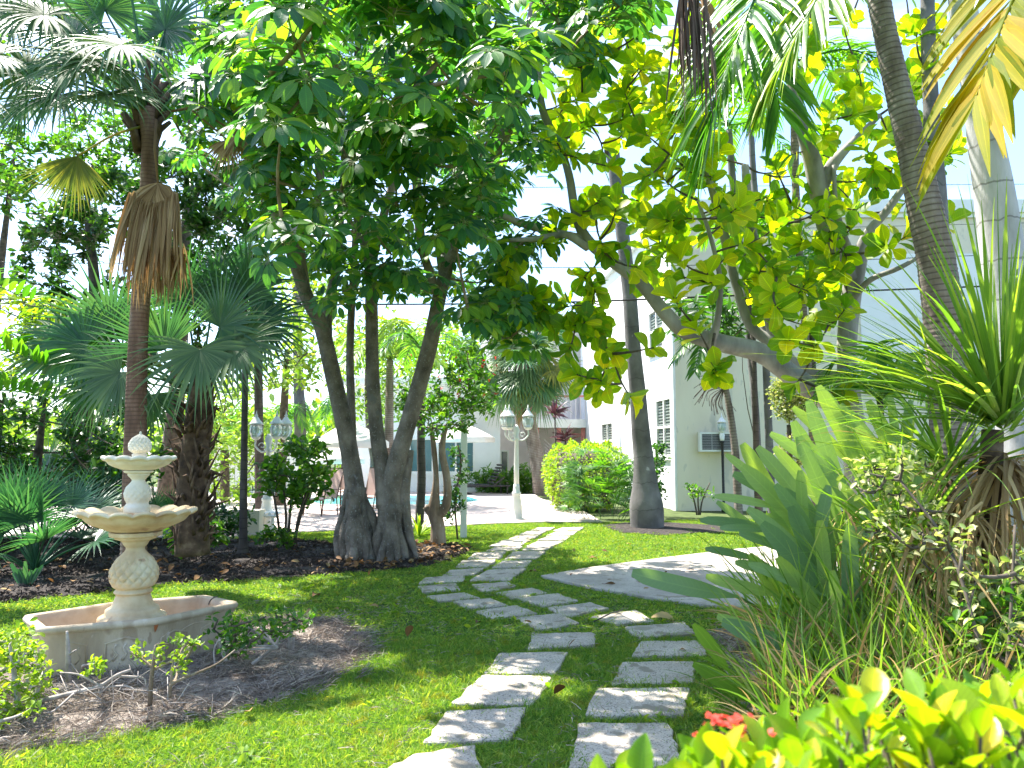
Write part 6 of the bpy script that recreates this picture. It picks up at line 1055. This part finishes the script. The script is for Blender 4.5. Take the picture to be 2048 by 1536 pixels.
# ------------------------------------------------------------------ shrubs and dead wood around the fountain
leafy('boxy_shrub', 'shrub', 'small-leaved bright shrub at the left front corner of the fountain basin', G(40, 1430), [[(40, 1430, 4.3, 14), (30, 1360, 4.3, 10), (20, 1290, 4.3, 6)], [(60, 1420, 4.3, 10), (90, 1340, 4.4, 7)]], np.vstack([regpts([(-120, 1270), (60, 1262), (110, 1300), (100, 1370), (60, 1400), (-120, 1420)], 62, 4.2, 4.8), regpts([(-100, 1400), (60, 1390), (70, 1440), (-100, 1480)], 20, 4., 4.3)]), 22, .042, .5, 'lime', 'deadwood', 300, spreadr=.07)
leafy('cut_shrub', 'shrub', 'cut-back shrub with a brown stem and few fresh leaves before the basin', G(300, 1400), [[(300, 1412, 4.45, 9), (302, 1370, 4.45, 8), (306, 1330, 4.45, 7), (312, 1290, 4.45, 5)], [(305, 1335, 4.45, 5), (280, 1315, 4.45, 4), (262, 1305, 4.4, 3)], [(306, 1340, 4.45, 5), (345, 1320, 4.5, 4), (385, 1290, 4.5, 3)]], regpts([(258, 1290), (310, 1285), (395, 1270), (390, 1310), (320, 1330), (262, 1318)], 14, 4.3, 4.6), 9, .038, .5, 'lime', 'bark_warm', 200, spreadr=.04)
leafy('cut_shrub', 'shrub', 'low twiggy shrub touching the right front of the basin', G(340, 1395), [[(340, 1395, 4.5, 9), (342, 1370, 4.5, 7), (370, 1355, 4.5, 5), (430, 1330, 4.5, 4), (470, 1300, 4.6, 3)], [(342, 1372, 4.5, 5), (345, 1330, 4.5, 4), (350, 1300, 4.5, 3)]], regpts([(335, 1300), (400, 1280), (395, 1345), (340, 1345)], 9, 4.4, 4.7), 8, .04, .5, 'lime', 'bark_warm', 120, spreadr=.04)
leafy('cut_shrub', 'shrub', 'dark green leafy shrub at the right end of the basin', G(470, 1320), [], np.vstack([regpts([(410, 1240), (600, 1215), (640, 1250), (490, 1300), (480, 1330), (430, 1290)], 46, 4.95, 5.5)]), 13, .05, .45, 'mid', 'twig', 250, spreadr=.07)
leafy('cut_shrub', 'shrub', 'sprig of bright leaves beside the bleached stake', G(190, 1345), [], regpts([(165, 1310), (205, 1305), (200, 1340), (170, 1345)], 7, 4.4, 4.6), 12, .04, .5, 'lime', 'deadwood', 90, spreadr=.03)
def deadwood(rows_list, label, cat='dead branch', name='dead_branch'):
    b_ = G(rows_list[0][0][0], rows_list[0][0][1]); t = Thing(name, b_, label, cat)
    for rows in rows_list: p, r = pxpath(rows); t.part('branch', tube(p, r, 7), M['deadwood'])
deadwood([[(138, 1362, 4.75, 11), (137, 1320, 4.75, 10), (136, 1290, 4.75, 8), (134, 1262, 4.75, 4)], [(137, 1310, 4.75, 5), (152, 1300, 4.72, 3)]], 'bleached upright stake before the left part of the basin', 'stake', 'bleached_stake')
deadwood([[(505, 1328, 5.2, 8), (540, 1300, 5.2, 7), (552, 1292, 5.2, 6), (495, 1252, 5.2, 3)], [(552, 1292, 5.2, 5), (485, 1292, 5.15, 3)], [(552, 1292, 5.2, 5), (525, 1258, 5.3, 4), (515, 1250, 5.3, 3)], [(550, 1292, 5.2, 5), (565, 1262, 5.2, 3)], [(548, 1296, 5.2, 6), (488, 1300, 5.1, 3)]], 'forked bleached branch lying on the mulch right of the basin')
deadwood([[(578, 1298, 5.55, 9), (581, 1270, 5.55, 8), (583, 1246, 5.55, 5)], [(586, 1298, 5.6, 5), (588, 1275, 5.6, 4)]], 'bleached upright stub right of the forked branch', 'stake', 'bleached_stake')
deadwood([[(452, 1322, 5.1, 8), (444, 1300, 5.1, 7), (438, 1280, 5.1, 5)], [(430, 1332, 5.0, 3), (428, 1300, 5., 3), (440, 1275, 5., 2)]], 'pale leaning stub at the right end of the basin', 'stake', 'bleached_stake')
deadwood([[(80, 1402, 4.4, 10), (150, 1385, 4.45, 8), (200, 1372, 4.5, 8), (235, 1350, 4.5, 7), (260, 1340, 4.5, 5)], [(200, 1372, 4.5, 6), (160, 1350, 4.5, 4), (120, 1345, 4.5, 3)], [(235, 1352, 4.5, 5), (285, 1356, 4.55, 4), (292, 1372, 4.55, 3)], [(150, 1385, 4.45, 5), (110, 1420, 4.3, 4), (95, 1425, 4.25, 3)], [(180, 1378, 4.5, 4), (250, 1372, 4.5, 4), (275, 1385, 4.5, 3)]], 'tangle of bleached roots in front of the basin')
n = 60; q = regpts([(90, 1300), (300, 1310), (440, 1330), (300, 1390), (90, 1390)], n, 4.35, 4.8); q[:, 2] = U(.02, .12, n); solo('dry_twigs', join([tube([a_, a_ + rdir(1, -.1, .9)[0] * .07, a_ + rdir(1, -.1, .9)[0] * U(.1, .22)], .0025, 4) for a_ in q]), M['deadwood'], kind='stuff')
# ------------------------------------------------------------------ fallen leaves that stand out
for u, v, s, rz, lab in ((1300, 1236, .26, .3, 'big curled yellow leaf fallen on a stepping slab'), (1180, 1116, .14, 1., 'brown leaf on the sunny lawn before the concrete path'), (1073, 1143, .13, 2., 'dark brown leaf on the grass at the tip of the concrete path'), (738, 1212, .10, .5, 'small brown leaf on the lawn beside the mulch'), (952, 1246, .09, 1.4, 'brown curled leaf standing in the shaded lawn'), (625, 1193, .16, 1.5, 'orange-brown leaf on the grass edge of the dark mulch'), (1210, 1168, .14, .1, 'dry dark sprig lying on the concrete path'), (1360, 1300, .06, .8, 'small dark leaf on a right-hand slab'), (1060, 1082, .10, 2.2, 'yellow leaf at the seam of the far slabs')):
    b_ = G(u, v, .035); t = solo('fallen_leaf', join([blades([b_], [[cos(rz), sin(rz) * .6, .18]], [[.1, -.3, 1]], s, s * .5, OBO, .9, .4), tube([b_, b_ - np.array([cos(rz), sin(rz), -.1]) * s * .25], .002, 4)]), M['fallen'] if 'yellow' not in lab else M['straw'], base=b_, label=lab, cat='leaf')
t0 = P(1232, 1232, 4.55); solo('dry_stick', tube([G(1188, 1243, .04), G(1222, 1226, .05), G(1245, 1220, .04)], .006, 5), M['darkwood'], base=G(1188, 1243), label='dark stick lying across the slab near the big yellow leaf', cat='stick')
# ------------------------------------------------------------------ overhead and far greenery
leafy('garden_tree', 'tree', 'distant tree behind the pool house', G(880, 960), [[(880, 965, 50, 12), (880, 800, 50, 10)]], blob(P(880, 760, 50), 5, 3, 4, 90), 30, .5, .5, 'pale', spreadr=.9, grp='light trees beyond the deck')
n = 9000; q = np.column_stack([U(-70, 30, n), U(60, 75, n), U(0, 1, n) ** .8]); q[:, 2] *= 5 + 2.2 * wob(q[:, 0] * .12, q[:, 1] * .1, 1, 9); dr = rdir(n); solo('far_trees', blades(q, dr, upn(dr), .9 * U(.7, 1.3, n), .5, SM, .2, .2), M['pale'], kind='stuff')
